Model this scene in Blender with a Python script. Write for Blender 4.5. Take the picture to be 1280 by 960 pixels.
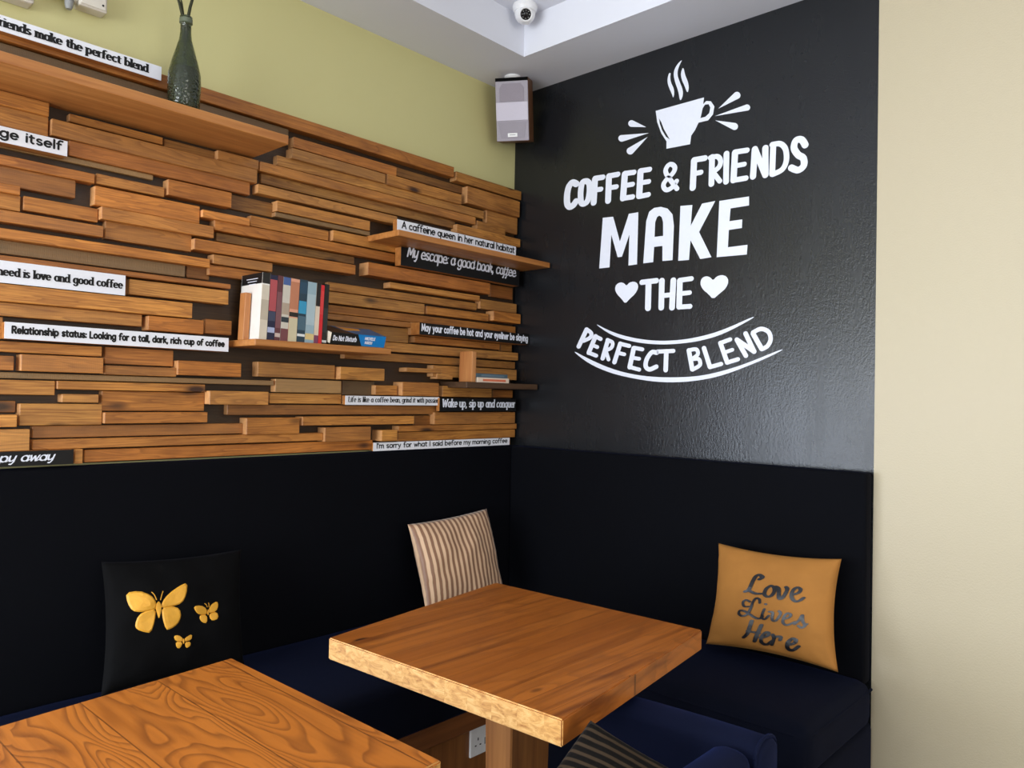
import bpy, bmesh, math, random
from mathutils import Vector, Matrix, noise as mnoise
from math import sin, cos, pi, radians
for o in list(bpy.data.objects): bpy.data.objects.remove(o)
SC = bpy.context.scene
COL = SC.collection
random.seed(7)

# ------------------------------------------------------------------ camera, world, lights, exposure
def make_camera():
    yaw, pitch, roll, f = 0.74347, 0.01711, 0.01979, 962.477
    F = Vector((-sin(yaw)*cos(pitch), cos(yaw)*cos(pitch), sin(pitch)))
    R = Vector((cos(yaw), sin(yaw), 0)); U = R.cross(F)
    R2 = R*cos(roll)+U*sin(roll); U2 = U*cos(roll)-R*sin(roll)
    cd = bpy.data.cameras.new('camera'); co = bpy.data.objects.new('camera', cd); COL.objects.link(co)
    m = Matrix((R2, U2, -F)).transposed().to_4x4(); m.translation = Vector((2.38039, -2.57878, 1.35))
    co.matrix_world = m
    cd.sensor_fit = 'HORIZONTAL'; cd.sensor_width = 36; cd.lens = f/1280*36
    cd.clip_start = .05
    SC.camera = co
make_camera()
SC.view_settings.view_transform = 'Standard'; SC.view_settings.look = 'None'
SC.view_settings.exposure = 0.0; SC.view_settings.gamma = 1.0; SC.view_settings.use_curve_mapping = False
W = bpy.data.worlds.new('world'); SC.world = W; W.use_nodes = True
W.node_tree.nodes['Background'].inputs[0].default_value = (.75, .85, 1, 1)
W.node_tree.nodes['Background'].inputs[1].default_value = 1.0
def area(name, loc, target, sx, sy, power, color):
    d = bpy.data.lights.new(name, 'AREA'); d.shape = 'RECTANGLE'; d.size = sx; d.size_y = sy
    d.energy = power; d.color = color
    o = bpy.data.objects.new(name, d); COL.objects.link(o); o.location = loc
    o.rotation_euler = (Vector(target)-Vector(loc)).to_track_quat('-Z', 'Y').to_euler()
    return o
# daylight through the shop front behind the camera and through the glass side beyond the bench; added fill from far side and ceiling
area('daylight_front', (1.5, -5.75, 1.35), (1.2, 0, 1.3), 2.6, 1.9, 165, (.92, .96, 1))
area('daylight_side', (-.2, -3.75, .95), (3, -2.9, .95), 3.0, 1.35, 135, (.76, .85, 1))
area('fill_far_side', (6.1, -2.6, 1.7), (0, -1.2, 1.5), 2.6, 1.7, 58, (1, .95, .88))  # unseen fill light, added to brighten the timber wall
area('ceiling_fill', (2.6, -2.4, 2.86), (2.6, -2.4, 0), 1.2, 1.2, 9, (1, .97, .93))  # unseen overhead fill, no fitting modelled

# ---- measured layout, metres: planks (y0,y1,z0,z1,front x,shade), boards, painted letters, embroidery
PLANKS = [(-2.096,-1.911,2.0821,2.1215,0.048,1.0),(-2.092,-1.909,2.0314,2.0856,0.037,1.05),(-1.86,-1.602,2.0869,2.1112,0.037,0.85),(-1.906,-1.298,2.0347,2.0823,0.048,1.05),(-1.858,-1.317,1.9929,2.043,0.037,0.95),(-2.088,-1.623,1.9772,1.9948,0.026,-1.0),(-2.091,-1.792,1.9266,1.9556,0.048,1.05),(-2.088,-1.837,1.8772,1.9293,0.037,0.9),(-2.09,-1.974,1.8551,1.88,0.0524,1.05),(-2.086,-1.969,1.8147,1.8585,0.037,0.9),(-1.788,-1.595,1.9299,1.9604,0.0414,1.0),(-1.793,-1.488,1.8674,1.9235,0.048,1.05),(-1.59,-1.386,1.9367,1.9871,0.0502,1.0),(-1.59,-1.434,2.0213,2.0528,0.0238,0.7),(-1.437,-1.294,2.0811,2.1139,0.048,1.0),(-1.596,-1.429,2.0805,2.1119,0.0282,0.7),(-1.964,-1.777,1.8207,1.861,0.037,0.95),(-2.088,-1.766,1.7789,1.8121,0.0502,1.1),(-1.777,-1.446,1.8285,1.8668,0.059,1.1),(-1.759,-1.506,1.7787,1.8323,0.037,0.85),(-2.087,-1.452,1.7354,1.7644,0.0502,1.1),(-2.081,-1.519,1.6996,1.7373,0.026,-0.8),(-2.087,-1.386,1.6761,1.6926,0.059,1.0),(-2.079,-1.69,1.6242,1.6807,0.026,0.8),(-1.694,-1.388,1.626,1.6723,0.0502,1.0),(-2.085,-1.509,1.5716,1.619,0.0612,1.2),(-2.08,-1.651,1.5348,1.5722,0.0436,0.95),(-2.08,-2.003,1.4742,1.5323,0.048,0.9),(-1.641,-1.471,1.5252,1.5698,0.059,1.05),(-1.458,-1.368,1.5302,1.5778,0.037,0.8),(-2.079,-1.76,1.441,1.4711,0.048,1.1),(-1.75,-1.553,1.4217,1.4719,0.037,0.9),(-2.078,-1.976,1.3932,1.4326,0.0502,1.1),(-1.964,-1.759,1.3927,1.439,0.059,1.15),(-1.754,-1.549,1.3906,1.4189,0.0524,1.0),(-1.551,-1.344,1.3964,1.4423,0.0612,1.05),(-2.076,-1.216,1.3725,1.3902,0.0436,-1.1),(-2.076,-1.877,1.3299,1.3704,0.048,1.1),(-1.875,-1.458,1.3461,1.3711,0.0524,1.0),(-1.861,-1.765,1.3102,1.3354,0.048,1.05),(-1.755,-1.452,1.287,1.3462,0.037,1.0),(-2.07,-1.963,1.2825,1.315,0.026,0.6),(-1.961,-1.755,1.2482,1.3084,0.048,0.95),(-2.076,-1.967,1.2452,1.2793,0.059,1.15),(-2.075,-1.937,1.1823,1.2411,0.0612,1.2),(-1.755,-1.452,1.2515,1.2854,0.0612,1.1),(-1.926,-1.319,1.2134,1.2484,0.0348,0.9),(-1.929,-1.022,1.1828,1.2118,0.048,1.05),(-1.827,-1.805,1.1413,1.1834,0.0568,1.1),(-1.797,-0.798,1.1426,1.1798,0.0392,1.2),(-2.069,-1.825,1.1433,1.185,0.0414,0.7),(-2.134,-0.422,2.2513,2.2957,0.0502,0.8),(-2.13,-1.181,2.1926,2.2497,0.037,-0.55),(-0.412,-0.006,2.2408,2.2821,0.0502,0.7),(-1.169,-0.72,2.1883,2.2265,0.048,0.85),(-1.176,-0.776,2.1483,2.1864,0.0513,0.95),(-0.766,-0.375,2.1477,2.1917,0.048,0.9),(-0.746,-0.328,2.2019,2.2361,0.0216,0.45),(-0.35,-0.019,2.1595,2.2332,0.0546,0.85),(-1.224,-0.23,2.1162,2.1518,0.037,0.8),(-1.29,-0.287,2.08,2.1139,0.0458,0.95),(-1.275,-0.388,2.0461,2.0808,0.026,0.5),(-0.215,-0.014,2.0846,2.1609,0.037,0.8),(-0.401,-0.006,2.0266,2.0647,0.0502,0.85),(-0.279,-0.099,2.0621,2.103,0.0436,0.85),(-1.297,-0.711,2.0043,2.0371,0.048,1.05),(-1.227,-0.841,1.9579,1.9955,0.0502,0.95),(-1.229,-0.835,1.9403,1.9577,0.0436,-0.8),(-1.384,-1.221,1.9406,1.9899,0.0205,0.5),(-1.486,-1.326,1.8883,1.9142,0.059,1.45),(-1.314,-1.012,1.8941,1.931,0.037,0.9),(-1.441,-0.699,1.8574,1.8915,0.048,1.0),(-1.004,-0.702,1.8948,1.9347,0.0502,0.95),(-1.424,-0.891,1.8277,1.8569,0.026,0.45),(-1.51,-0.909,1.7837,1.8205,0.0612,1.0),(-1.444,-1.236,1.7509,1.7823,0.0502,1.05),(-1.45,-1.26,1.7149,1.7501,0.037,0.9),(-1.514,-1.439,1.7004,1.7428,0.0205,0.5),(-0.86,-0.213,1.7889,1.839,0.0678,0.95),(-0.745,-0.257,1.7567,1.781,0.0502,1.0),(-1.007,-0.258,1.7185,1.7505,0.0326,0.8),(-1.016,-0.564,1.6721,1.7145,0.048,1.0),(-0.553,-0.196,1.6756,1.7091,0.0447,1.0),(-0.183,-0.006,1.6795,1.7246,0.0612,1.0),(-0.25,-0.015,1.7262,1.7707,0.0436,0.9),(-0.17,-0.025,1.7879,1.8439,0.026,0.75),(-1.004,-0.006,1.6378,1.6698,0.0315,0.8),(-1.112,-0.632,1.6131,1.6358,0.048,0.95),(-1.1,-0.629,1.5524,1.6119,0.0315,0.7),(-0.635,-0.021,1.5844,1.6376,0.0524,0.9),(-0.614,-0.125,1.5562,1.5845,0.048,0.95),(-0.097,-0.023,1.5534,1.5925,0.026,0.8),(-0.946,-0.007,1.5144,1.5507,0.0513,1.0),(-0.935,-0.011,1.4773,1.5093,0.037,0.7),(-0.515,-0.011,1.4257,1.474,0.048,0.95),(-0.66,-0.477,1.4395,1.4581,0.059,1.05),(-0.497,-0.409,1.4165,1.4423,0.0535,1.0),(-0.687,-0.498,1.3462,1.4015,0.07,1.05),(-0.799,-0.693,1.3473,1.3863,0.048,1.0),(-0.929,-0.784,1.345,1.4004,0.0227,-0.5),(-0.47,-0.181,1.3459,1.3913,0.059,1.0),(-0.153,-0.023,1.3465,1.3815,0.037,0.8),(-1.281,-0.979,1.4005,1.4518,0.048,1.0),(-0.973,-0.773,1.4005,1.4476,0.07,1.1),(-1.212,-0.946,1.3503,1.3973,0.0425,-1.35),(-1.228,-0.941,1.3124,1.3486,0.037,0.95),(-1.453,-1.25,1.3077,1.3525,0.07,1.3),(-1.377,-0.47,1.2738,1.3094,0.037,0.75),(-0.937,-0.475,1.3104,1.3452,0.0458,0.9),(-1.321,-1.124,1.2098,1.2668,0.059,1.05),(-1.115,-0.614,1.2367,1.2697,0.059,1.05),(-1.023,-0.822,1.1776,1.2312,0.059,1.05),(-0.782,-0.705,1.174,1.2175,0.07,1.05),(-0.501,-0.016,1.2324,1.284,0.048,1.0),(-0.688,-0.009,1.2073,1.2319,0.0524,1.0),(-0.682,-0.012,1.1698,1.2069,0.0458,1.0),(-0.582,-0.484,1.2292,1.2706,0.0205,0.5),(-0.476,-0.018,1.2874,1.3393,0.0524,0.8),(-0.797,-0.04,1.1371,1.1686,0.0436,0.9)]
SIGNS = {'friends':(0.075,-2.0384,-1.6288,2.2642,2.3051,-2.0536,-1.6651,2.3092),'itself':(0.07,-2.0296,-1.8718,1.9807,2.0218,-2.0518,-1.884,2.0235),'need':(0.062,-2.0184,-1.7085,1.62,1.6777,-2.0247,-1.7142,1.6788),'relationship':(0.078,-2.0075,-1.3992,1.4754,1.5186,-1.9927,-1.4117,1.5303),'away':(0.066,-2.0062,-1.833,1.1434,1.1826,-2.0284,-1.8778,1.1824),'caffeine':(0.1,-0.7529,-0.0903,1.9661,2.0112,-0.733,-0.0999,2.0097),'escape':(0.088,-0.722,-0.0514,1.8435,1.9453,-0.697,-0.0735,1.9458),'may':(0.107,-0.6378,-0.0021,1.5852,1.6315,-0.631,-0.0068,1.6408),'life':(0.062,-0.9416,-0.4895,1.3107,1.3438,-0.9308,-0.4911,1.3392),'wake':(0.075,-0.497,-0.0432,1.288,1.341,-0.4876,-0.0476,1.3413),'sorry':(0.056,-0.8074,-0.0596,1.1382,1.1696,-0.794,-0.0747,1.1701)}
MURAL_STROKES = [(0.0157,0.0121,[(0.3604,2.2629),(0.3395,2.2733),(0.3202,2.2602),(0.3111,2.2277),(0.312,2.1886),(0.326,2.1709),(0.3442,2.1739),(0.3597,2.1889)]),(0.0139,0.011,[(0.4141,2.266),(0.3928,2.264),(0.3841,2.2252),(0.3875,2.1826),(0.4008,2.1719),(0.4207,2.1811),(0.4305,2.2175),(0.4285,2.253),(0.4141,2.266)]),(0.0141,0.0114,[(0.4586,2.2676),(0.4538,2.1683)]),(0.0127,0.0103,[(0.4585,2.2695),(0.4977,2.2671)]),(0.0117,0.0094,[(0.4573,2.2206),(0.4896,2.2189)]),(0.0136,0.0112,[(0.5295,2.2661),(0.5272,2.1642)]),(0.0123,0.0101,[(0.5295,2.267),(0.5719,2.2658)]),(0.0113,0.0093,[(0.5305,2.2176),(0.5663,2.2161)]),(0.0138,0.0115,[(0.6071,2.2612),(0.6004,2.1636)]),(0.0114,0.0096,[(0.607,2.2631),(0.6503,2.2597)]),(0.0109,0.0091,[(0.6059,2.2139),(0.6448,2.2126)]),(0.0115,0.0096,[(0.6026,2.1632),(0.6458,2.1617)]),(0.0133,0.0113,[(0.6821,2.2583),(0.6778,2.1601)]),(0.0111,0.0093,[(0.6821,2.2601),(0.7239,2.2577)]),(0.0106,0.009,[(0.6809,2.2118),(0.7207,2.2102)]),(0.0111,0.0095,[(0.6799,2.158),(0.7196,2.1587)]),(0.0096,0.0083,[(0.8484,2.16),(0.8008,2.2259),(0.8023,2.2519),(0.82,2.2599),(0.8371,2.2453),(0.8305,2.2248),(0.7963,2.1987),(0.7886,2.1798),(0.8019,2.1635),(0.8266,2.1689),(0.8459,2.1899)]),(0.012,0.0106,[(0.9198,2.2553),(0.9159,2.152)]),(0.0109,0.0098,[(0.9198,2.257),(0.9647,2.255)]),(0.0099,0.0089,[(0.9179,2.2045),(0.9489,2.2048)]),(0.0107,0.0097,[(0.9942,2.2534),(0.9931,2.1531)]),(0.0092,0.0084,[(0.9869,2.2523),(1.0161,2.2507),(1.029,2.2316),(1.0221,2.2104),(0.9988,2.1964)]),(0.0091,0.0083,[(0.9988,2.1964),(1.0266,2.1581)]),(0.0104,0.0095,[(1.0518,2.2544),(1.0517,2.1512)]),(0.0112,0.0103,[(1.0854,2.2518),(1.0808,2.1518)]),(0.0096,0.0089,[(1.0853,2.2534),(1.1312,2.2506)]),(0.0087,0.0081,[(1.0844,2.2028),(1.1217,2.2022)]),(0.0096,0.0089,[(1.0826,2.1515),(1.1285,2.1507)]),(0.0107,0.0101,[(1.1557,2.1515),(1.161,2.2486)]),(0.0105,0.0099,[(1.161,2.2486),(1.2016,2.1487)]),(0.0106,0.01,[(1.2016,2.1487),(1.2002,2.2446)]),(0.0099,0.0095,[(1.2289,2.2506),(1.2263,2.1482)]),(0.009,0.0086,[(1.2248,2.2514),(1.2532,2.2486),(1.2727,2.2258),(1.2764,2.1859),(1.2625,2.1573),(1.2287,2.1462)]),(0.0107,0.0104,[(1.3416,2.2255),(1.3282,2.2468),(1.3087,2.2479),(1.3028,2.2235),(1.3172,2.1973),(1.3352,2.1822),(1.3371,2.1564),(1.3179,2.1446),(1.2943,2.1568)]),(0.0113,0.0097,[(0.6983,1.8141),(0.7632,1.8147)]),(0.0124,0.0107,[(0.7284,1.8133),(0.7274,1.7098)]),(0.0115,0.0101,[(0.7885,1.8124),(0.7875,1.7077)]),(0.0114,0.0099,[(0.8392,1.8097),(0.8352,1.7046)]),(0.0098,0.0086,[(0.7866,1.754),(0.8363,1.7546)]),(0.0112,0.0098,[(0.8675,1.8055),(0.8664,1.706)]),(0.0095,0.0085,[(0.8675,1.8072),(0.9163,1.8088)]),(0.009,0.0081,[(0.8665,1.7558),(0.9096,1.7567)]),(0.0094,0.0085,[(0.8674,1.7051),(0.9125,1.7048)]),(0.0107,0.0086,[(0.4283,1.6392),(0.3884,1.5696)]),(0.0093,0.0075,[(0.4283,1.6392),(0.452,1.624),(0.4489,1.6054),(0.4152,1.5924)]),(0.0104,0.0085,[(0.4755,1.609),(0.4422,1.5417)]),(0.009,0.0074,[(0.4755,1.609),(0.5021,1.5968)]),(0.0086,0.007,[(0.4577,1.5741),(0.4857,1.5639)]),(0.0092,0.0074,[(0.4422,1.5417),(0.4807,1.5286)]),(0.0102,0.0084,[(0.5384,1.59),(0.514,1.5168)]),(0.0083,0.0069,[(0.5361,1.5919),(0.5609,1.58),(0.5558,1.5591),(0.528,1.5488)]),(0.0084,0.0069,[(0.528,1.5488),(0.5434,1.5116)]),(0.0099,0.0082,[(0.5996,1.5742),(0.5726,1.5001)]),(0.0086,0.0072,[(0.5996,1.5742),(0.643,1.5638)]),(0.0081,0.0068,[(0.5872,1.5381),(0.62,1.531)]),(0.0102,0.0086,[(0.6646,1.5541),(0.6469,1.4791)]),(0.0083,0.0071,[(0.6666,1.5559),(0.7046,1.5486)]),(0.0079,0.0067,[(0.6568,1.5167),(0.6907,1.5115)]),(0.0083,0.0071,[(0.649,1.4791),(0.6916,1.4688)]),(0.0093,0.008,[(0.7706,1.5336),(0.7482,1.5359),(0.7261,1.51),(0.7215,1.4818),(0.7393,1.4692),(0.7697,1.4794)]),(0.0083,0.0073,[(0.7736,1.5379),(0.8442,1.5387)]),(0.0094,0.0082,[(0.8137,1.5369),(0.812,1.4659)]),(0.0089,0.008,[(0.9107,1.5387),(0.9261,1.4682)]),(0.0074,0.0067,[(0.9107,1.5395),(0.9408,1.5421),(0.9476,1.5226),(0.9207,1.5046)]),(0.0074,0.0067,[(0.9207,1.5046),(0.9517,1.5057),(0.9576,1.4838),(0.928,1.4665)]),(0.0086,0.0079,[(0.9732,1.5454),(0.9982,1.4766)]),(0.0076,0.007,[(0.9982,1.475),(1.043,1.4859)]),(0.0084,0.0078,[(1.0391,1.5624),(1.0669,1.4913)]),(0.0074,0.007,[(1.0391,1.5624),(1.077,1.5742)]),(0.0065,0.0062,[(1.053,1.5267),(1.0863,1.5365)]),(0.0074,0.0069,[(1.0669,1.4905),(1.1085,1.5019)]),(0.0081,0.0076,[(1.1031,1.5724),(1.1383,1.5142)]),(0.0079,0.0075,[(1.1031,1.5724),(1.1694,1.5278)]),(0.0081,0.0076,[(1.1694,1.5278),(1.1363,1.5929)]),(0.0082,0.0079,[(1.1642,1.5917),(1.1967,1.5374)]),(0.0073,0.0071,[(1.1641,1.5957),(1.1931,1.6072),(1.2204,1.5957),(1.229,1.5695),(1.2179,1.5463),(1.1983,1.5358)])]
MURAL_SPLIT = [0,16,17,34,43,62,76]
MURAL_POLYS = [[[(0.5014,2.0983),(0.5533,2.0954),(0.5887,1.9896),(0.63,2.0961),(0.6748,2.0958),(0.6727,1.8877),(0.6321,1.8873),(0.6339,2.0112),(0.5999,1.9261),(0.579,1.9266),(0.5459,2.0225),(0.5398,1.8892),(0.4877,1.8898)]],[[(0.8643,2.0918),(0.9152,2.0874),(0.9099,2.0098),(0.9556,2.0862),(1.0097,2.0877),(0.9453,1.9813),(0.9977,1.881),(0.9517,1.8793),(0.9099,1.9544),(0.9046,1.8809),(0.8584,1.8824)]],[[(1.026,2.0851),(1.1415,2.083),(1.142,2.0506),(1.071,2.0509),(1.0674,2.0047),(1.117,2.0042),(1.1158,1.9735),(1.0653,1.973),(1.0627,1.9101),(1.1382,1.9101),(1.1362,1.8756),(1.0186,1.8788)]],[[(0.8034,2.6184),(0.7969,2.5911),(0.8044,2.5628),(0.8179,2.5356),(0.8252,2.5137),(0.8299,2.53),(0.8275,2.5524),(0.8141,2.5778),(0.8097,2.6009),(0.8134,2.6174)]],[[(0.8647,2.6572),(0.8377,2.6414),(0.8234,2.6147),(0.8309,2.5777),(0.8474,2.5368),(0.855,2.4932),(0.8674,2.5118),(0.8669,2.5379),(0.8517,2.5722),(0.8403,2.6057),(0.8476,2.6325)]],[[(0.8672,2.627),(0.8559,2.6058),(0.8603,2.5786),(0.8734,2.5509),(0.8866,2.5173),(0.893,2.5355),(0.8886,2.5624),(0.8756,2.5901)]],[[(0.7049,2.4297),(0.6372,2.4458),(0.6311,2.4477),(0.6256,2.4514),(0.6215,2.4562),(0.6194,2.4616),(0.6196,2.4667),(0.6221,2.4709),(0.6265,2.4734),(0.6322,2.474),(0.6383,2.4726),(0.644,2.4694)]],[[(0.7179,2.4035),(0.5972,2.396),(0.5914,2.3955),(0.5851,2.3971),(0.5794,2.4005),(0.5749,2.4052),(0.5725,2.4105),(0.5723,2.4158),(0.5745,2.4202),(0.5787,2.4231),(0.5844,2.4241),(0.5906,2.423)]],[[(0.713,2.3894),(0.646,2.3389),(0.6417,2.3358),(0.6358,2.3346),(0.6293,2.3356),(0.623,2.3386),(0.6179,2.3432),(0.6148,2.3487),(0.6139,2.3543),(0.6156,2.3593),(0.6195,2.3629),(0.625,2.3646)]],[[(1.0158,2.4285),(1.0775,2.4699),(1.0813,2.4724),(1.0863,2.4729),(1.0916,2.4716),(1.0965,2.4685),(1.1004,2.4641),(1.1026,2.459),(1.1029,2.454),(1.1013,2.4497),(1.0979,2.4468),(1.0933,2.4457)]],[[(1.0026,2.404),(1.122,2.4165),(1.1262,2.4172),(1.1307,2.4161),(1.135,2.4136),(1.1384,2.4099),(1.1404,2.4055),(1.1408,2.4012),(1.1394,2.3974),(1.1366,2.3948),(1.1327,2.3936),(1.1282,2.3942)]],[[(1.0047,2.3876),(1.0807,2.3611),(1.086,2.3591),(1.0905,2.3555),(1.0937,2.3508),(1.0952,2.3457),(1.0947,2.3409),(1.0922,2.3371),(1.0882,2.3348),(1.0832,2.3344),(1.0778,2.3359),(1.073,2.3391)]],[[(0.702,1.8891),(0.7123,2.0546),(0.7251,2.0901),(0.7475,2.1019),(0.778,2.1016),(0.8083,2.09),(0.8306,2.064),(0.8373,2.0197),(0.8338,1.8876),(0.7891,1.8888),(0.788,1.9476),(0.7505,1.9485),(0.7475,1.8888)],[(0.7518,1.9872),(0.7537,2.0444),(0.7615,2.0636),(0.7716,2.0683),(0.7828,2.0605),(0.7892,2.0394),(0.7902,1.9867)]],[[(0.7473,2.4842),(0.9571,2.485),(0.9538,2.4604),(0.9666,2.4691),(0.9852,2.4637),(1.0002,2.4407),(0.9952,2.4125),(0.9753,2.3944),(0.9362,2.3949),(0.9216,2.3701),(0.9058,2.3522),(0.9016,2.3205),(0.7989,2.3244),(0.7984,2.3535),(0.7746,2.3894),(0.7553,2.4379)],[(0.7632,2.4512),(0.7737,2.4337),(0.7854,2.4046),(0.8132,2.3573),(0.796,2.3715),(0.7773,2.402),(0.7667,2.4309)],[(0.9522,2.4455),(0.9613,2.4569),(0.9761,2.4549),(0.9837,2.4404),(0.9795,2.4204),(0.9639,2.4105),(0.9434,2.4102)]],[[(0.6202,1.7338),(0.6012,1.756),(0.5789,1.776),(0.5674,1.797),(0.5747,1.8166),(0.5965,1.8239),(0.6141,1.8169),(0.6241,1.8061),(0.6378,1.8185),(0.6591,1.8211),(0.6774,1.8115),(0.6809,1.7924),(0.6655,1.7694),(0.6413,1.7532)]],[[(1.0067,1.7243),(0.9863,1.7466),(0.963,1.7652),(0.9523,1.7879),(0.9594,1.8075),(0.9778,1.8133),(0.9944,1.8068),(1.0056,1.7942),(1.0198,1.8078),(1.0395,1.8118),(1.0591,1.805),(1.0683,1.7862),(1.0581,1.7616),(1.0317,1.7432)]],[[(0.4567,1.6707),(0.5544,1.6234),(0.6638,1.5936),(0.7677,1.5792),(0.8668,1.5784),(0.9614,1.5892),(1.0517,1.6103),(1.1674,1.6538),(1.165,1.6467),(1.0519,1.5947),(0.9616,1.5733),(0.8671,1.5646),(0.768,1.5652),(0.6641,1.5784),(0.5547,1.6087)]],[[(0.3428,1.5604),(0.4428,1.5154),(0.5576,1.4728),(0.6667,1.4485),(0.7705,1.4383),(0.8694,1.4372),(0.9639,1.4428),(1.0541,1.4612),(1.1405,1.4861),(1.2737,1.536),(1.2698,1.5284),(1.1824,1.4902),(1.0544,1.4449),(0.9642,1.4269),(0.8697,1.4184),(0.7708,1.42),(0.667,1.4333),(0.558,1.4545),(0.4432,1.4947)]]]
LOVE = [(0.0219,[(-0.104,0.364),(-0.068,0.414),(-0.121,0.449),(-0.172,0.409),(-0.204,0.295),(-0.25,0.137),(-0.311,0.093)]),(0.019,[(-0.264,0.127),(-0.145,0.086),(-0.048,0.098)]),(0.019,[(0.072,0.279),(0.019,0.21),(0.006,0.103),(0.058,0.061),(0.119,0.099),(0.146,0.196),(0.122,0.263),(0.072,0.279)]),(0.019,[(0.152,0.279),(0.203,0.24),(0.231,0.071),(0.283,0.102),(0.331,0.251),(0.306,0.301)]),(0.0175,[(0.397,0.169),(0.487,0.231),(0.511,0.301),(0.46,0.328),(0.411,0.252),(0.402,0.138),(0.453,0.067),(0.519,0.101),(0.563,0.159)]),(0.0146,[(-0.24,-0.172),(-0.318,-0.18),(-0.341,-0.11),(-0.291,-0.058),(-0.226,-0.079)]),(0.016,[(-0.058,-0.072),(-0.068,-0.009),(-0.129,-0.002),(-0.175,-0.079),(-0.209,-0.214),(-0.262,-0.32),(-0.338,-0.364),(-0.399,-0.331),(-0.378,-0.269),(-0.278,-0.276),(-0.148,-0.345),(-0.065,-0.353),(-0.015,-0.301)]),(0.0146,[(0.018,-0.168),(-0.03,-0.314),(0.019,-0.347),(0.086,-0.27)]),(0.0146,[(0.035,-0.075),(0.046,-0.08)]),(0.0146,[(0.092,-0.2),(0.142,-0.205),(0.135,-0.334),(0.192,-0.334),(0.255,-0.202),(0.233,-0.156)]),(0.0146,[(0.3,-0.284),(0.381,-0.235),(0.404,-0.18),(0.35,-0.171),(0.302,-0.253),(0.294,-0.348),(0.352,-0.377),(0.461,-0.296)]),(0.0146,[(0.457,-0.334),(0.531,-0.239),(0.564,-0.153),(0.567,-0.251),(0.599,-0.322),(0.553,-0.377),(0.51,-0.351)]),(0.0117,[(0.58,-0.348),(0.63,-0.29)]),(0.0219,[(-0.182,-0.421),(-0.241,-0.645),(-0.314,-0.74)]),(0.0219,[(-0.036,-0.462),(-0.145,-0.769)]),(0.016,[(-0.251,-0.616),(-0.066,-0.613)]),(0.019,[(-0.051,-0.688),(0.059,-0.633),(0.077,-0.575),(0.024,-0.581),(-0.034,-0.676),(-0.037,-0.766),(0.04,-0.784),(0.133,-0.697)]),(0.019,[(0.139,-0.591),(0.157,-0.653),(0.116,-0.77)]),(0.019,[(0.154,-0.654),(0.205,-0.609),(0.262,-0.608),(0.249,-0.662)]),(0.0204,[(0.351,-0.726),(0.458,-0.659),(0.47,-0.602),(0.417,-0.598),(0.353,-0.696),(0.355,-0.784),(0.424,-0.791),(0.51,-0.705)])]
WINGS = [[(-0.738,0.44),(-0.605,0.442),(-0.47,0.35),(-0.411,0.23),(-0.406,0.143),(-0.507,0.131),(-0.598,0.134),(-0.68,0.167),(-0.729,0.292)],[(-0.407,0.128),(-0.522,0.115),(-0.61,0.076),(-0.643,-0.049),(-0.622,-0.118),(-0.538,-0.174),(-0.458,-0.202),(-0.421,-0.047)],[(0.023,0.474),(-0.086,0.436),(-0.227,0.337),(-0.308,0.231),(-0.317,0.142),(-0.184,0.15),(-0.064,0.169),(-0.004,0.289)],[(-0.317,0.13),(-0.185,0.13),(-0.091,0.074),(-0.072,-0.047),(-0.113,-0.145),(-0.204,-0.197),(-0.26,-0.197),(-0.306,-0.031)],[(-0.359,0.24),(-0.329,0.168),(-0.334,0.098),(-0.361,-0.028),(-0.388,0.089),(-0.406,0.159),(-0.388,0.226)],[(0.11,0.08),(0.22,0.083),(0.306,0.021),(0.312,-0.074),(0.199,-0.055),(0.145,-0.006)],[(0.214,-0.069),(0.312,-0.082),(0.308,-0.213),(0.244,-0.19),(0.203,-0.123)],[(0.482,0.118),(0.392,0.077),(0.348,0.002),(0.358,-0.061),(0.462,-0.04),(0.496,0.041)],[(0.358,-0.069),(0.469,-0.054),(0.481,-0.17),(0.389,-0.191),(0.354,-0.133)],[(0.332,0.016),(0.343,-0.038),(0.335,-0.098),(0.316,-0.054)],[(-0.161,-0.331),(-0.1,-0.325),(-0.046,-0.381),(-0.044,-0.435),(-0.131,-0.41)],[(-0.13,-0.425),(-0.043,-0.443),(-0.066,-0.533),(-0.115,-0.511)],[(0.094,-0.351),(0.03,-0.366),(-0.021,-0.405),(-0.012,-0.445),(0.079,-0.433)],[(-0.012,-0.453),(0.07,-0.462),(0.06,-0.532),(0.012,-0.549)],[(-0.039,-0.383),(-0.02,-0.425),(-0.027,-0.484),(-0.044,-0.439)]]
ANT = [[(-0.403,0.275),(-0.425,0.35),(-0.455,0.403)],[(-0.345,0.265),(-0.326,0.341),(-0.307,0.394)],[(0.318,0.047),(0.3,0.087),(0.277,0.107)],[(0.345,0.043),(0.346,0.08),(0.339,0.11)]]
P_MUSTARD = [(1.119,-0.106,0.851),(1.529,-0.103,0.86),(1.56,-0.208,0.549),(1.136,-0.213,0.535)]
P_BUTTERFLY = [(0.101,-1.781,0.866),(0.108,-1.377,0.848),(0.215,-1.417,0.53),(0.211,-1.812,0.541)]
P_STRIPE = [(0.105,-0.712,0.854),(0.099,-0.285,0.873),(0.2,-0.277,0.535),(0.201,-0.695,0.535)]
P_CHAIR = [(1.513,-1.4,0.736),(1.68,-1.27,0.627),(1.625,-1.6,0.485),(1.42,-1.63,0.485)]
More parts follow.
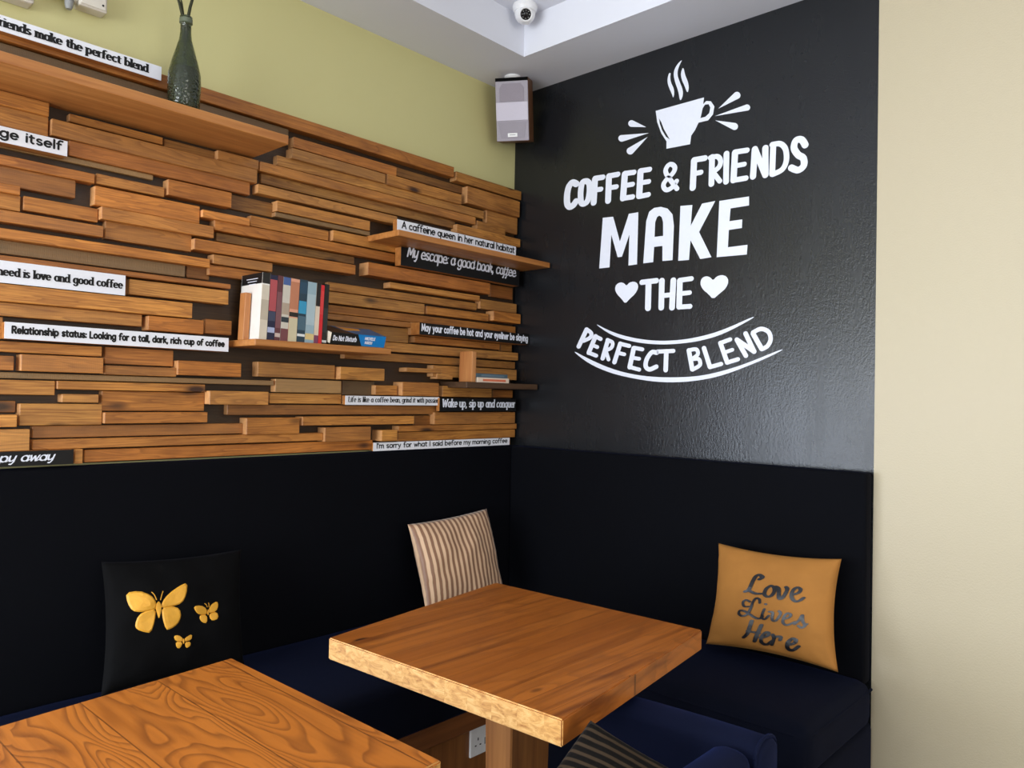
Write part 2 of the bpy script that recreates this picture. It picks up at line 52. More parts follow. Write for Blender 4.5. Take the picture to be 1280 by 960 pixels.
# ------------------------------------------------------------------ materials
class NT:
    def __init__(s, name):
        s.m = bpy.data.materials.new(name); s.m.use_nodes = True; s.t = s.m.node_tree
        s.b = s.t.nodes['Principled BSDF']
    def n(s, typ, ins={}, **kw):
        nd = s.t.nodes.new(typ)
        for k, v in kw.items(): setattr(nd, k, v)
        for k, v in ins.items():
            if hasattr(v, 'is_output'): s.t.links.new(v, nd.inputs[k])
            else: nd.inputs[k].default_value = v
        return nd
    def math(s, op, a, b=0.0, c=0.0): return s.n('ShaderNodeMath', {0: a, 1: b, 2: c}, operation=op).outputs[0]
    def mix(s, fac, a, b, blend='MIX'):
        nd = s.n('ShaderNodeMix', data_type='RGBA', blend_type=blend)
        for k, v in ((0, fac), (6, a), (7, b)):
            if hasattr(v, 'is_output'): s.t.links.new(v, nd.inputs[k])
            else: nd.inputs[k].default_value = (v if k == 0 else (tuple(v)+(1,))[:4])
        return nd.outputs[2]
    def noise(s, vec, scale, detail=2, rough=.5, dist=0): return s.n('ShaderNodeTexNoise', {'Vector': vec, 'Scale': scale, 'Detail': detail, 'Roughness': rough, 'Distortion': dist}).outputs[0]
    def obj(s): return s.n('ShaderNodeTexCoord').outputs['Object']
    def vmul(s, v, xyz): return s.n('ShaderNodeVectorMath', {0: v, 1: xyz}, operation='MULTIPLY').outputs[0]
    def vadd(s, v, w): return s.n('ShaderNodeVectorMath', {0: v, 1: w}, operation='ADD').outputs[0]
    def ramp(s, fac, stops):
        nd = s.n('ShaderNodeValToRGB', {0: fac}); e = nd.color_ramp.elements
        while len(e) < len(stops): e.new(.5)
        for el, (p, c) in zip(e, stops): el.position = p; el.color = (c if len(c) == 4 else tuple(c)+(1,))
        return nd.outputs[0]
    def set(s, **kw):
        for k, v in kw.items():
            k = k.replace('_', ' ')
            if hasattr(v, 'is_output'): s.t.links.new(v, s.b.inputs[k])
            else: s.b.inputs[k].default_value = (tuple(v)+(1,))[:4] if isinstance(v, tuple) else v
        return s
    def bump(s, h, strength=.3, dist=.002):
        nd = s.n('ShaderNodeBump', {'Height': h, 'Strength': strength, 'Distance': dist}); s.t.links.new(nd.outputs[0], s.b.inputs['Normal'])
def srgb(r, g, b):
    f = lambda c: (c/255/12.92 if c/255 <= .04045 else ((c/255+.055)/1.055)**2.4)
    return (f(r), f(g), f(b))
def flat(name, col, rough=.5, spec=.5, metal=0., vary=.12, sc=30):
    t = NT(name); v = t.noise(t.obj(), sc, 3)
    c2 = tuple(c*(1-vary) for c in col)
    t.set(Base_Color=t.mix(v, c2, tuple(min(1, c*(1+vary*.5)) for c in col)), Roughness=rough, Metallic=metal)
    t.b.inputs['Specular IOR Level'].default_value = spec
    return t.m

def mat_planks():
    t = NT('reclaimed_timber'); o = t.obj()
    tint = t.n('ShaderNodeAttribute', attribute_name='tint').outputs['Color']
    sep = t.n('ShaderNodeSeparateColor', {0: tint}).outputs
    off = t.n('ShaderNodeCombineXYZ', {0: t.math('MULTIPLY', sep[2], 37.0), 1: t.math('MULTIPLY', sep[2], 91.0), 2: t.math('MULTIPLY', sep[2], 53.0)}).outputs[0]
    v = t.vadd(o, off)
    g1 = t.noise(t.vmul(v, (26, 1.6, 26)), 1.0, 2.5, .5, .8)
    rings = t.ramp(t.math('FRACT', t.math('MULTIPLY', g1, 9.0)), [(0, (0,)*3), (.6, (.35,)*3), (.92, (1,)*3), (1, (0,)*3)])
    fine = t.noise(t.vmul(v, (190, 6, 190)), 1.0, 3, .65)
    blot = t.noise(t.vmul(v, (10, 3.5, 10)), 1.0, 4, .65)
    hue = t.math('FRACT', t.math('MULTIPLY', sep[2], 17.31))
    basec = t.ramp(hue, [(0, srgb(202, 128, 54)), (.4, srgb(210, 144, 66)), (.75, srgb(218, 158, 80)), (1, srgb(190, 118, 50))])
    col = t.mix(t.math('MULTIPLY', rings, .55), basec, srgb(130, 74, 26))
    col = t.mix(t.ramp(fine, [(.42, (0,)*3), (.72, (.6,)*3)]), col, srgb(128, 68, 26))
    col = t.mix(t.ramp(blot, [(.32, (0, 0, 0)), (.72, (1, 1, 1))]), t.mix(1.0, col, (.62, .56, .52), 'MULTIPLY'), t.mix(1.0, col, (1.14, 1.12, 1.06), 'MULTIPLY'))
    # knots
    vor = t.n('ShaderNodeTexVoronoi', {'Vector': t.vmul(v, (9, 3.2, 9)), 'Scale': 1.0, 'Randomness': 1.0}).outputs['Distance']
    col = t.mix(t.ramp(vor, [(.06, (1, 1, 1)), (.15, (0, 0, 0))]), col, srgb(56, 26, 9))
    # saw marks on some planks
    saw = t.n('ShaderNodeTexWave', {'Vector': t.vmul(v, (1, 1, .25)), 'Scale': 95.0, 'Distortion': 1.2, 'Detail': 1}, bands_direction='Y').outputs['Fac']
    grey = sep[1]
    col = t.mix(t.math('MULTIPLY', t.math('MULTIPLY', saw, grey), .45), col, srgb(92, 62, 34))
    col = t.mix(t.math('MULTIPLY', grey, .75), col, t.mix(fine, srgb(100, 78, 46), srgb(160, 132, 90)))
    nrm = t.n('ShaderNodeSeparateXYZ', {0: t.n('ShaderNodeNewGeometry').outputs['Normal']}).outputs
    col = t.mix(t.math('MULTIPLY', t.math('GREATER_THAN', t.math('ABSOLUTE', nrm[1]), .8), .75), col, t.mix(t.noise(t.vmul(v, (70, 70, 70)), 1.0, 3, .6), srgb(190, 128, 74), srgb(240, 190, 134)))
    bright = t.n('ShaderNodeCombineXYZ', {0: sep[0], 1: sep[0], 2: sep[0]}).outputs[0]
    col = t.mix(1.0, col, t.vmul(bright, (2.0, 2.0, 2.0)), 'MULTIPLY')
    t.set(Base_Color=col, Roughness=t.ramp(fine, [(0, (.38,)*3), (1, (.55,)*3)]))
    t.bump(t.math('ADD', fine, t.math('MULTIPLY', saw, grey)), .35, .0012)
    return t.m
def mat_board(name, axis, base, dark, light, board=.09, ringk=9.0, contrast=.5, rough=.32, streaks=.5, vary=.5):
    """joined boards; grain runs along axis ('X' or 'Y'); end faces show short end grain"""
    t = NT(name); o = t.obj()
    s = t.n('ShaderNodeSeparateXYZ', {0: o}).outputs
    across = s[1] if axis == 'X' else s[0]
    bi = t.math('FLOOR', t.math('DIVIDE', t.math('ADD', across, 7.031), board))
    rnd = t.n('ShaderNodeTexWhiteNoise', {'W': bi}, noise_dimensions='1D').outputs['Value']
    off = t.n('ShaderNodeCombineXYZ', {0: t.math('MULTIPLY', rnd, 31.0), 1: t.math('MULTIPLY', rnd, 77.0), 2: t.math('MULTIPLY', rnd, 13.0)}).outputs[0]
    v = t.vadd(o, off)
    st = (2.0, 9, 9) if axis == 'X' else (9, 2.0, 9)
    g = t.noise(t.vmul(v, st), 1.0, 1.5, .45, .35)
    kv = t.vmul(v, (3.0, 6.5, 1) if axis == 'X' else (6.5, 3.0, 1))
    vor = t.n('ShaderNodeTexVoronoi', {'Vector': kv, 'Scale': 1.0}).outputs['Distance']
    gk = t.math('ADD', g, t.math('MULTIPLY', t.ramp(vor, [(0, (1,)*3), (.42, (0,)*3)]), .22))
    rings = t.math('FRACT', t.math('MULTIPLY', gk, ringk))
    rings = t.ramp(rings, [(0, (0,)*3), (.45, (.12,)*3), (.88, (1,)*3), (1, (0,)*3)])
    sf = (4, 150, 150) if axis == 'X' else (150, 4, 150)
    fine = t.noise(t.vmul(v, sf), 1.0, 3, .6)
    streak = t.noise(t.vmul(v, (1.3, 34, 34) if axis == 'X' else (34, 1.3, 34)), 1.0, 3, .6, .3)
    col = t.mix(t.math('MULTIPLY', rings, contrast), base, dark)
    col = t.mix(t.math('MULTIPLY', fine, .4), col, light)
    col = t.mix(t.math('MULTIPLY', t.ramp(streak, [(.45, (0,)*3), (.72, (1,)*3)]), streaks), col, dark)
    col = t.mix(t.math('MULTIPLY', rnd, vary), col, t.mix(.6, dark, base))
    col = t.mix(t.ramp(vor, [(.035, (1, 1, 1)), (.085, (0, 0, 0))]), col, tuple(c*.25 for c in dark))
    # seams between boards
    fr = t.math('FRACT', t.math('DIVIDE', t.math('ADD', across, 7.031), board))
    seam = t.math('LESS_THAN', fr, .018)
    col = t.mix(t.math('MULTIPLY', seam, .6), col, tuple(c*.3 for c in dark))
    # scratches
    sc = t.noise(t.vmul(o, (40, 13, 40)), 1.0, 4, .8, 1.5)
    col = t.mix(t.math('MULTIPLY', t.ramp(sc, [(.70, (0,)*3), (.74, (1,)*3)]), .5), col, light)
    # end grain on faces square to the grain
    nrm = t.n('ShaderNodeSeparateXYZ', {0: t.n('ShaderNodeNewGeometry').outputs['Normal']}).outputs
    endf = t.math('GREATER_THAN', t.math('ABSOLUTE', nrm[0] if axis == 'X' else nrm[1]), .8)
    eg = t.noise(t.vmul(v, (22, 22, 60)), 1.0, 4, .7, 1.2)
    egc = t.ramp(eg, [(.3, srgb(158, 100, 46)), (.5, srgb(206, 154, 88)), (.7, srgb(228, 184, 120))])
    col = t.mix(endf, col, egc)
    t.set(Base_Color=col, Roughness=t.math('ADD', rough, t.math('MULTIPLY', fine, .15)))
    t.bump(t.math('ADD', fine, t.math('MULTIPLY', rings, .4)), .18, .001)
    return t.m
def mat_wood(name, base, dark, axis='Y', rough=.45):
    t = NT(name); o = t.obj()
    k = {'X': (2, 40, 40), 'Y': (40, 2, 40), 'Z': (40, 40, 2)}[axis]
    g = t.noise(t.vmul(o, k), 1.0, 4, .6, .4); b = t.noise(t.vmul(o, tuple(x*.18+1 for x in k)), 1.0, 2)
    col = t.mix(t.ramp(g, [(.3, (0,)*3), (.7, (1,)*3)]), dark, base)
    col = t.mix(t.math('MULTIPLY', b, .35), col, dark)
    t.set(Base_Color=col, Roughness=rough); t.bump(g, .2, .001)
    return t.m
def mat_wall(name, col, bumpscale=220, rough=.6, strength=.12, scuff=.0, c2=None):
    t = NT(name); o = t.obj()
    v = t.noise(o, 1.6, 3, .6); f = t.noise(o, bumpscale, 2)
    c = t.mix(t.math('MULTIPLY', v, .6), col, c2 or tuple(x*.9 for x in col))
    if scuff:
        s = t.noise(t.vmul(o, (9, 9, 5)), 1.0, 5, .75, 1.0)
        c = t.mix(t.math('MULTIPLY', t.ramp(s, [(.71, (0,)*3), (.76, (1,)*3)]), scuff), c, srgb(150, 120, 80))
    t.set(Base_Color=c, Roughness=rough); t.bump(f, strength, .002)
    return t.m
def mat_blackwall():
    t = NT('black_paint'); o = t.obj()
    big = t.noise(o, 3.0, 5, .65); st = t.noise(t.vmul(o, (14, 14, 3)), 1.0, 4, .6)
    c = t.mix(t.math('MULTIPLY', big, .8), srgb(27, 29, 32), srgb(20, 22, 25))
    spots = t.noise(o, 26, 4, .7)
    c = t.mix(t.math('MULTIPLY', t.ramp(spots, [(.66, (0,)*3), (.78, (1,)*3)]), .22), c, srgb(84, 86, 88))
    t.set(Base_Color=c, Roughness=t.ramp(t.math('ADD', t.math('MULTIPLY', st, .5), t.math('MULTIPLY', big, .5)), [(.3, (.2,)*3), (.7, (.32,)*3)]))
    t.b.inputs['Specular IOR Level'].default_value = .45
    h = t.math('ADD', t.noise(o, 170, 3, .6), t.math('MULTIPLY', t.noise(t.vmul(o, (110, 110, 60)), 1.0, 3), 1.2))
    t.bump(h, .42, .0015)
    return t.m
def mat_velvet(name, col, sheen, rough=.9):
    t = NT(name); o = t.obj(); v = t.noise(o, 6, 4, .6); f = t.noise(o, 700, 2)
    t.set(Base_Color=t.mix(v, tuple(c*.7 for c in col), tuple(c*1.2 for c in col)), Roughness=rough, Sheen_Weight=.18, Sheen_Roughness=.4, Sheen_Tint=sheen)
    t.b.inputs['Specular IOR Level'].default_value = .12
    t.bump(f, .1, .001)
    return t.m
def mat_stripes(name, ca, cb, n, width=.5, u=True, rough=.6, spec=.3, sheen=0.2):
    t = NT(name); uv = t.n('ShaderNodeSeparateXYZ', {0: t.n('ShaderNodeTexCoord').outputs['UV']}).outputs
    nz = t.noise(t.obj(), 9, 3)
    x = t.math('FRACT', t.math('ADD', t.math('MULTIPLY', uv[0 if u else 1], n), t.math('MULTIPLY', nz, .12)))
    s = t.ramp(t.math('ABSOLUTE', t.math('SUBTRACT', x, .5)), [(width*.5-.06, (1,)*3), (width*.5+.06, (0,)*3)])
    t.set(Base_Color=t.mix(s, ca, cb), Roughness=rough, Sheen_Weight=sheen)
    t.b.inputs['Specular IOR Level'].default_value = spec
    t.bump(t.math('ADD', t.noise(t.obj(), 500, 2), t.math('MULTIPLY', s, .6)), .2, .0015)
    return t.m
M = {}
M['planks'] = mat_planks()
M['shelf'] = mat_wood('shelf_oak', srgb(205, 142, 76), srgb(160, 98, 44), 'Y')
M['shelf_dark'] = mat_wood('shelf_walnut', srgb(92, 66, 44), srgb(58, 40, 26), 'Y')
M['bookend'] = mat_wood('bookend_pine', srgb(206, 146, 88), srgb(170, 104, 54), 'Z')
M['leg'] = mat_wood('pedestal_wood', srgb(176, 118, 62), srgb(128, 78, 36), 'Z')
M['rail'] = mat_wood('bench_rail_wood', srgb(140, 86, 42), srgb(96, 54, 26), 'Y')
M['panel'] = mat_wood('bench_panel_wood', srgb(150, 98, 48), srgb(112, 66, 30), 'Z')
M['table_a'] = mat_board('square_table_wood', 'Y', srgb(176, 98, 32), srgb(92, 42, 12), srgb(202, 130, 58), .066, 6.0, .42, .28, .75, .7)
M['table_b'] = mat_board('front_table_wood', 'X', srgb(192, 110, 36), srgb(106, 48, 12), srgb(208, 132, 52), .15, 18.0, .9, .34, .35, .35)
M['green'] = mat_wall('olive_green_paint', srgb(208, 202, 144), 200, .6, .1, 0, srgb(196, 190, 134))
M['cream'] = mat_wall('cream_paint', srgb(190, 177, 150), 180, .5, .3, .5, srgb(184, 174, 142))
M['plain'] = mat_wall('pale_wall_paint', srgb(214, 206, 190))
M['ceil'] = mat_wall('ceiling_white', srgb(226, 228, 236), 120, .7, .06)
M['black'] = mat_blackwall()
M['white_paint'] = flat('white_sign_paint', srgb(236, 238, 244), .55, .3, 0, .05, 60)
M['mural_white'] = flat('mural_white_paint', srgb(230, 234, 245), .5, .3, 0, .05, 60)
M['black_paint'] = flat('black_sign_paint', srgb(16, 16, 17), .5, .3)
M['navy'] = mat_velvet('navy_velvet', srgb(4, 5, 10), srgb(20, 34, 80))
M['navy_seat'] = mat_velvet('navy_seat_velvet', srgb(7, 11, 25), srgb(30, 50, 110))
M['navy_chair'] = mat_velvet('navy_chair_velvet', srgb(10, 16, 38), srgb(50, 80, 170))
M['mustard'] = mat_velvet('mustard_velvet', srgb(166, 113, 55), srgb(220, 170, 100), .8)
M['blackvelvet'] = mat_velvet('black_velvet', srgb(6, 6, 7), srgb(44, 44, 54))
M['gold'] = flat('gold_embroidery', srgb(226, 164, 52), .5, .4, 0, .15, 80)
M['emb'] = flat('black_embroidery', srgb(26, 27, 32), .35, .5, 0, .2, 200)
M['satin'] = mat_stripes('beige_striped_satin', srgb(222, 186, 150), srgb(140, 100, 74), 17, .5, True, .4, .5)
M['chairstripe'] = mat_stripes('dark_striped_cloth', srgb(58, 46, 34), srgb(14, 11, 9), 21, .62, False, .85, .1, .02)
M['piping'] = flat('cream_piping', srgb(200, 176, 140), .7)
M['plastic'] = flat('white_plastic', srgb(235, 235, 235), .35)
M['pvc'] = flat('ivory_plastic', srgb(216, 210, 196), .45)
M['greyplastic'] = flat('grey_plastic', srgb(150, 152, 150), .5)
M['dark'] = flat('black_plastic', srgb(14, 14, 15), .3)
M['lens'] = flat('dark_glass_lens', srgb(8, 8, 10), .08, .8)
M['grille'] = flat('silver_grille_cloth', srgb(168, 162, 172), .6, .3, 0, .25, 400)
M['grille_light'] = flat('light_grille_cloth', srgb(205, 200, 214), .55, .3, 0, .15, 400)
M['cabinet'] = mat_wood('speaker_veneer', srgb(134, 92, 58), srgb(100, 64, 38), 'Z')
M['metal'] = flat('grey_metal', srgb(170, 172, 176), .3, .5, .9)
M['floor'] = mat_wall('brown_floor_tile', srgb(112, 104, 98), 60, .4, .1)
M['stem'] = flat('dried_stem', srgb(52, 54, 34), .7, .3, 0, .3, 60)
M['paper'] = flat('book_paper', srgb(232, 222, 200), .8, .2, 0, .1, 200)
def mat_glass():
    t = NT('dark_green_bottle_glass'); o = t.obj()
    t.set(Base_Color=(.20, .25, .12), Roughness=.08, Transmission_Weight=.92, IOR=1.5)
    d = t.n('ShaderNodeTexVoronoi', {'Vector': o, 'Scale': 130.0}).outputs['Distance']
    t.bump(d, .5, .003)
    return t.m
M['glass'] = mat_glass()
M['liquid'] = flat('dark_bottle_filling', srgb(13, 17, 11), .4, .4, 0, .6, 60)

# ------------------------------------------------------------------ mesh helpers
def nb(): return bmesh.new()
def add_box(bm, x0, x1, y0, y1, z0, z1, bev=0, seg=1, rot=None, piv=None):
    vs = [bm.verts.new((x, y, z)) for x in (x0, x1) for y in (y0, y1) for z in (z0, z1)]
    fs = [bm.faces.new([vs[i] for i in q]) for q in ((0, 1, 3, 2), (4, 6, 7, 5), (0, 4, 5, 1), (2, 3, 7, 6), (0, 2, 6, 4), (1, 5, 7, 3))]
    if bev:
        es = list({e for f in fs for e in f.edges})
        r = bmesh.ops.bevel(bm, geom=es, offset=bev, segments=seg, affect='EDGES', profile=.5, clamp_overlap=True)
        vs = list({v for f in r['faces'] for v in f.verts} | {v for v in vs if v.is_valid})
    if rot: bmesh.ops.rotate(bm, verts=vs, cent=piv or (0, 0, 0), matrix=rot)
    return vs
def add_prism(bm, pts, ext):
    """closed polygon (3D points) extruded by vector ext"""
    a = [bm.verts.new(p) for p in pts]; b = [bm.verts.new(Vector(p)+Vector(ext)) for p in pts]; n = len(a)
    fs = [bm.faces.new(a), bm.faces.new(b[::-1])]
    fs += [bm.faces.new((a[i], b[i], b[(i+1) % n], a[(i+1) % n])) for i in range(n)]
    bmesh.ops.recalc_face_normals(bm, faces=fs)
    return a+b
def add_lathe(bm, prof, c, n=32, axis=None):
    """profile of (radius, height) spun about z at c; closed ends where radius is 0"""
    rings = []
    for r, h in prof:
        if r < 1e-6: rings.append([bm.verts.new((c[0], c[1], c[2]+h))])
        else: rings.append([bm.verts.new((c[0]+r*cos(2*pi*i/n), c[1]+r*sin(2*pi*i/n), c[2]+h)) for i in range(n)])
    fs = []
    for a, b in zip(rings, rings[1:]):
        for i in range(n):
            j = (i+1) % n
            q = [a[0] if len(a) == 1 else a[i], a[0] if len(a) == 1 else a[j], b[0] if len(b) == 1 else b[j], b[0] if len(b) == 1 else b[i]]
            q = list(dict.fromkeys(q))
            if len(q) > 2: fs.append(bm.faces.new(q))
    bmesh.ops.recalc_face_normals(bm, faces=fs)
    return [v for r in rings for v in r]
def add_tube(bm, pts, rad, n=10):
    pts = [Vector(p) for p in pts]; rings = []
    for i, p in enumerate(pts):
        d = (pts[min(i+1, len(pts)-1)]-pts[max(i-1, 0)]).normalized()
        a = d.cross(Vector((.3, .2, 1)) if abs(d.z) < .9 else Vector((1, .2, 0))).normalized(); b = d.cross(a)
        r = rad[i] if isinstance(rad, (list, tuple)) else rad
        rings.append([bm.verts.new(p+a*r*cos(2*pi*k/n)+b*r*sin(2*pi*k/n)) for k in range(n)])
    for A, B in zip(rings, rings[1:]):
        for k in range(n): bm.faces.new((A[k], A[(k+1) % n], B[(k+1) % n], B[k]))
    bm.faces.new(rings[0][::-1]); bm.faces.new(rings[-1])
def obj(name, bm, m, parent=None, smooth=False, loc=None):
    """links the bmesh as ONE mesh object; world-space verts are moved into the parent's frame"""
    me = bpy.data.meshes.new(name)
    if parent is not None:
        inv = parent.matrix_basis.inverted(); bm.transform(inv)
    elif loc is not None:
        bm.transform(Matrix.Translation(-Vector(loc)))
    bm.to_mesh(me); bm.free()
    for mm in (m if isinstance(m, (list, tuple)) else [m]): me.materials.append(mm)
    if smooth:
        for p in me.polygons: p.use_smooth = True
    o = bpy.data.objects.new(name, me); COL.objects.link(o)
    if parent is not None: o.parent = parent
    elif loc is not None: o.location = loc
    return o
def thing(name, label, cat, loc=(0, 0, 0), group=None):
    o = bpy.data.objects.new(name, None); COL.objects.link(o); o.location = loc; o.empty_display_size = .05
    o.matrix_basis = Matrix.Translation(loc)
    return tag(o, label, cat, group)
def tag(o, label, cat, group=None):
    o['label'] = label; o['category'] = cat
    if group: o['group'] = group
    return o
def struct(name, bm, m, loc=None):
    o = obj(name, bm, m, None, False, loc); o['kind'] = 'structure'; return o
def autosmooth(o, ang=40):
    me = o.data
    for p in me.polygons: p.use_smooth = True
    bm = bmesh.new(); bm.from_mesh(me)
    for e in bm.edges:
        if len(e.link_faces) == 2 and e.calc_face_angle(0) > radians(ang): e.smooth = False
    bm.to_mesh(me); bm.free(); return o

# ------------------------------------------------------------------ lettering: stroke alphabet drawn with a nib
def hull2(pts):
    pts = sorted(set((round(x, 6), round(y, 6)) for x, y in pts))
    def half(ps):
        h = []
        for p in ps:
            while len(h) > 1 and (h[-1][0]-h[-2][0])*(p[1]-h[-2][1])-(h[-1][1]-h[-2][1])*(p[0]-h[-2][0]) <= 0: h.pop()
            h.append(p)
        return h
    a = half(pts); b = half(pts[::-1]); return a[:-1]+b[:-1]
NIBC = [0]
def nib_stroke(bm, pts, rx, ry, rot, fn, k=10, up=(1, 0, 0)):
    """every segment of the stroke is the hull of the nib (an ellipse) at both its ends; fn maps 2D to 3D"""
    nib = []
    for i in range(k):
        a = 2*pi*i/k; x, y = rx*cos(a), ry*sin(a)
        nib.append((x*cos(rot)-y*sin(rot), x*sin(rot)+y*cos(rot)))
    if len(pts) == 1: pts = [pts[0], pts[0]]
    for p, q in zip(pts, pts[1:]):
        h = hull2([(p[0]+x, p[1]+y) for x, y in nib]+[(q[0]+x, q[1]+y) for x, y in nib])
        NIBC[0] = (NIBC[0]+1) % 24; lift = Vector(up)*(NIBC[0]*4e-5)      # a brush hair's thickness keeps crossing strokes apart
        bm.faces.new([bm.verts.new(Vector(fn(*v))+lift) for v in h])
def dens(pts, k=4):
    o = []
    for p, q in zip(pts, pts[1:]):
        for i in range(k): o.append((p[0]+(q[0]-p[0])*i/k, p[1]+(q[1]-p[1])*i/k))
    return o+[pts[-1]]
def catmull(p, n=4):
    if len(p) < 3: return dens(p, n)
    o = []
    for i in range(len(p)-1):
        a, b_, c, d = p[max(i-1, 0)], p[i], p[i+1], p[min(i+2, len(p)-1)]
        for k in range(n):
            x = k/n
            o.append(tuple(.5*((2*b_[j])+(-a[j]+c[j])*x+(2*a[j]-5*b_[j]+4*c[j]-d[j])*x*x+(-a[j]+3*b_[j]-3*c[j]+d[j])*x**3) for j in (0, 1)))
    return o+[p[-1]]
def arc(cx, cy, rx, ry, a0, a1, n=12):
    return [(cx+rx*cos(radians(a0+(a1-a0)*i/n)), cy+ry*sin(radians(a0+(a1-a0)*i/n))) for i in range(n+1)]
O_ = arc(.45, .5, .45, .5, 0, 360, 20)
GL = {
 'a': (.95, [O_, [(.9, 1), (.9, 0)]]), 'b': (.95, [[(0, 1.55), (0, 0)], arc(.45, .5, .45, .5, 0, 360, 20)]),
 'c': (.82, [arc(.45, .5, .45, .5, 48, 312)]), 'd': (.95, [O_, [(.9, 1.55), (.9, 0)]]),
 'e': (.9, [[(.03, .52), (.9, .52)]+arc(.45, .5, .45, .5, 0, 310)]), 'f': (.62, [arc(.56, 1.2, .36, .38, 62, 180, 7)+[(.2, 0)], [(0, .95), (.52, .95)]]),
 'g': (.95, [O_, [(.9, 1), (.9, -.1)]+arc(.45, -.1, .45, .42, 0, -150, 8)]),
 'h': (.85, [[(0, 1.55), (0, 0)], [(0, .5)]+arc(.4, .55, .4, .45, 180, 0, 10)+[(.8, 0)]]),
 'i': (.1, [[(.05, 1), (.05, 0)], [(.05, 1.4)]]), 'k': (.78, [[(0, 1.55), (0, 0)], [(.7, 1), (.05, .42)], [(.28, .6), (.75, 0)]]),
 'l': (.1, [[(.05, 1.55), (.05, 0)]]),
 'm': (1.35, [[(0, 1), (0, 0)], [(0, .5)]+arc(.33, .6, .33, .4, 180, 0, 8)+[(.66, 0)], [(.66, .5)]+arc(.99, .6, .33, .4, 180, 0, 8)+[(1.32, 0)]]),
 'n': (.85, [[(0, 1), (0, 0)], [(0, .5)]+arc(.4, .55, .4, .45, 180, 0, 10)+[(.8, 0)]]), 'o': (.92, [O_]),
 'p': (.95, [[(0, 1), (0, -.5)], O_]), 'q': (.95, [O_, [(.9, 1), (.9, -.5)]]),
 'r': (.5, [[(0, 1), (0, 0)], [(0, .5)]+arc(.42, .52, .42, .46, 180, 80, 6)]),
 's': (.7, [arc(.35, .75, .3, .25, 40, 200, 6)+[(.2, .55), (.5, .45)]+arc(.35, .25, .32, .25, 20, -150, 6)]),
 't': (.6, [[(.2, 1.32), (.2, .25)]+arc(.45, .25, .25, .25, 180, 280, 5), [(0, 1), (.55, 1)]]),
 'u': (.85, [[(0, 1), (0, .45)]+arc(.4, .45, .4, .45, 180, 360, 10), [(.8, 1), (.8, 0)]]), 'v': (.8, [[(0, 1), (.4, 0), (.8, 1)]]),
 'w': (1.2, [[(0, 1), (.3, 0), (.6, .9), (.9, 0), (1.2, 1)]]), 'x': (.75, [[(0, 1), (.75, 0)], [(.75, 1), (0, 0)]]),
 'y': (.82, [[(0, 1), (.42, .05)], [(.82, 1), (.3, -.35), (.1, -.5)]]),
 'A': (1.1, [[(0, 0), (.55, 1.5), (1.1, 0)], [(.2, .5), (.9, .5)]]), 'I': (.1, [[(.05, 1.5), (.05, 0)]]), 'L': (.75, [[(0, 1.5), (0, 0), (.72, 0)]]),
 'M': (1.3, [[(0, 0), (.1, 1.5), (.65, .3), (1.2, 1.5), (1.3, 0)]]), 'R': (.95, [[(0, 0), (0, 1.5), (.45, 1.5)]+arc(.45, 1.12, .42, .38, 90, -90, 8)+[(0, .74)], [(.4, .74), (.9, 0)]]),
 'W': (1.75, [[(0, 1.5), (.4, 0), (.85, 1.3), (1.3, 0), (1.75, 1.5)]]), 'D': (1.0, [[(0, 0), (0, 1.5), (.35, 1.5)]+arc(.35, .75, .62, .75, 90, -90, 12)+[(0, 0)]]),
 'N': (1.0, [[(0, 0), (0, 1.5), (1, 0), (1, 1.5)]]), 'H': (.9, [[(0, 0), (0, 1.5)], [(.9, 0), (.9, 1.5)], [(0, .8), (.9, .8)]]), 'E': (.75, [[(.75, 1.5), (0, 1.5), (0, 0), (.75, 0)], [(0, .78), (.65, .78)]]),
 'O': (1.2, [arc(.6, .75, .6, .75, 0, 360, 20)]), 'T': (.95, [[(0, 1.5), (.95, 1.5)], [(.47, 1.5), (.47, 0)]]), 'F': (.75, [[(.75, 1.5), (0, 1.5), (0, 0)], [(0, .78), (.65, .78)]]),
 'C': (1.0, [arc(.6, .75, .6, .75, 48, 312)]), 'U': (1.0, [[(0, 1.5), (0, .5)]+arc(.5, .5, .5, .5, 180, 360, 10)+[(1, 1.5)]]), 'S': (.85, [arc(.42, 1.12, .38, .38, 40, 210, 8)+arc(.42, .38, .4, .38, 60, -150, 8)]),
 ':': (.1, [[(.05, .85)], [(.05, .1)]]), ',': (.15, [[(.1, .05), (.0, -.25)]]), "'": (.1, [[(.05, 1.5), (.05, 1.15)]]), ' ': (.42, []),
 '.': (.1, [[(.05, .05)]]),
}
SCRIPT = {'f': (.55, [[(.62, 1.38), (.55, 1.58), (.4, 1.6), (.28, 1.35), (.2, .5), (.14, -.35), (.02, -.5), (-.1, -.4)], [(0, .92), (.5, .92)]]),
          'y': (.85, [[(0, 1), (.02, .4), (.2, .05), (.45, .1), (.75, .5)], [(.8, 1), (.72, -.1), (.5, -.5), (.25, -.45)]]), 'k': (.8, [[(.05, 1.55), (0, 0)], [(.0, .5), (.4, 1), (.65, .85), (.45, .55), (.1, .5)], [(.35, .5), (.8, 0)]])}
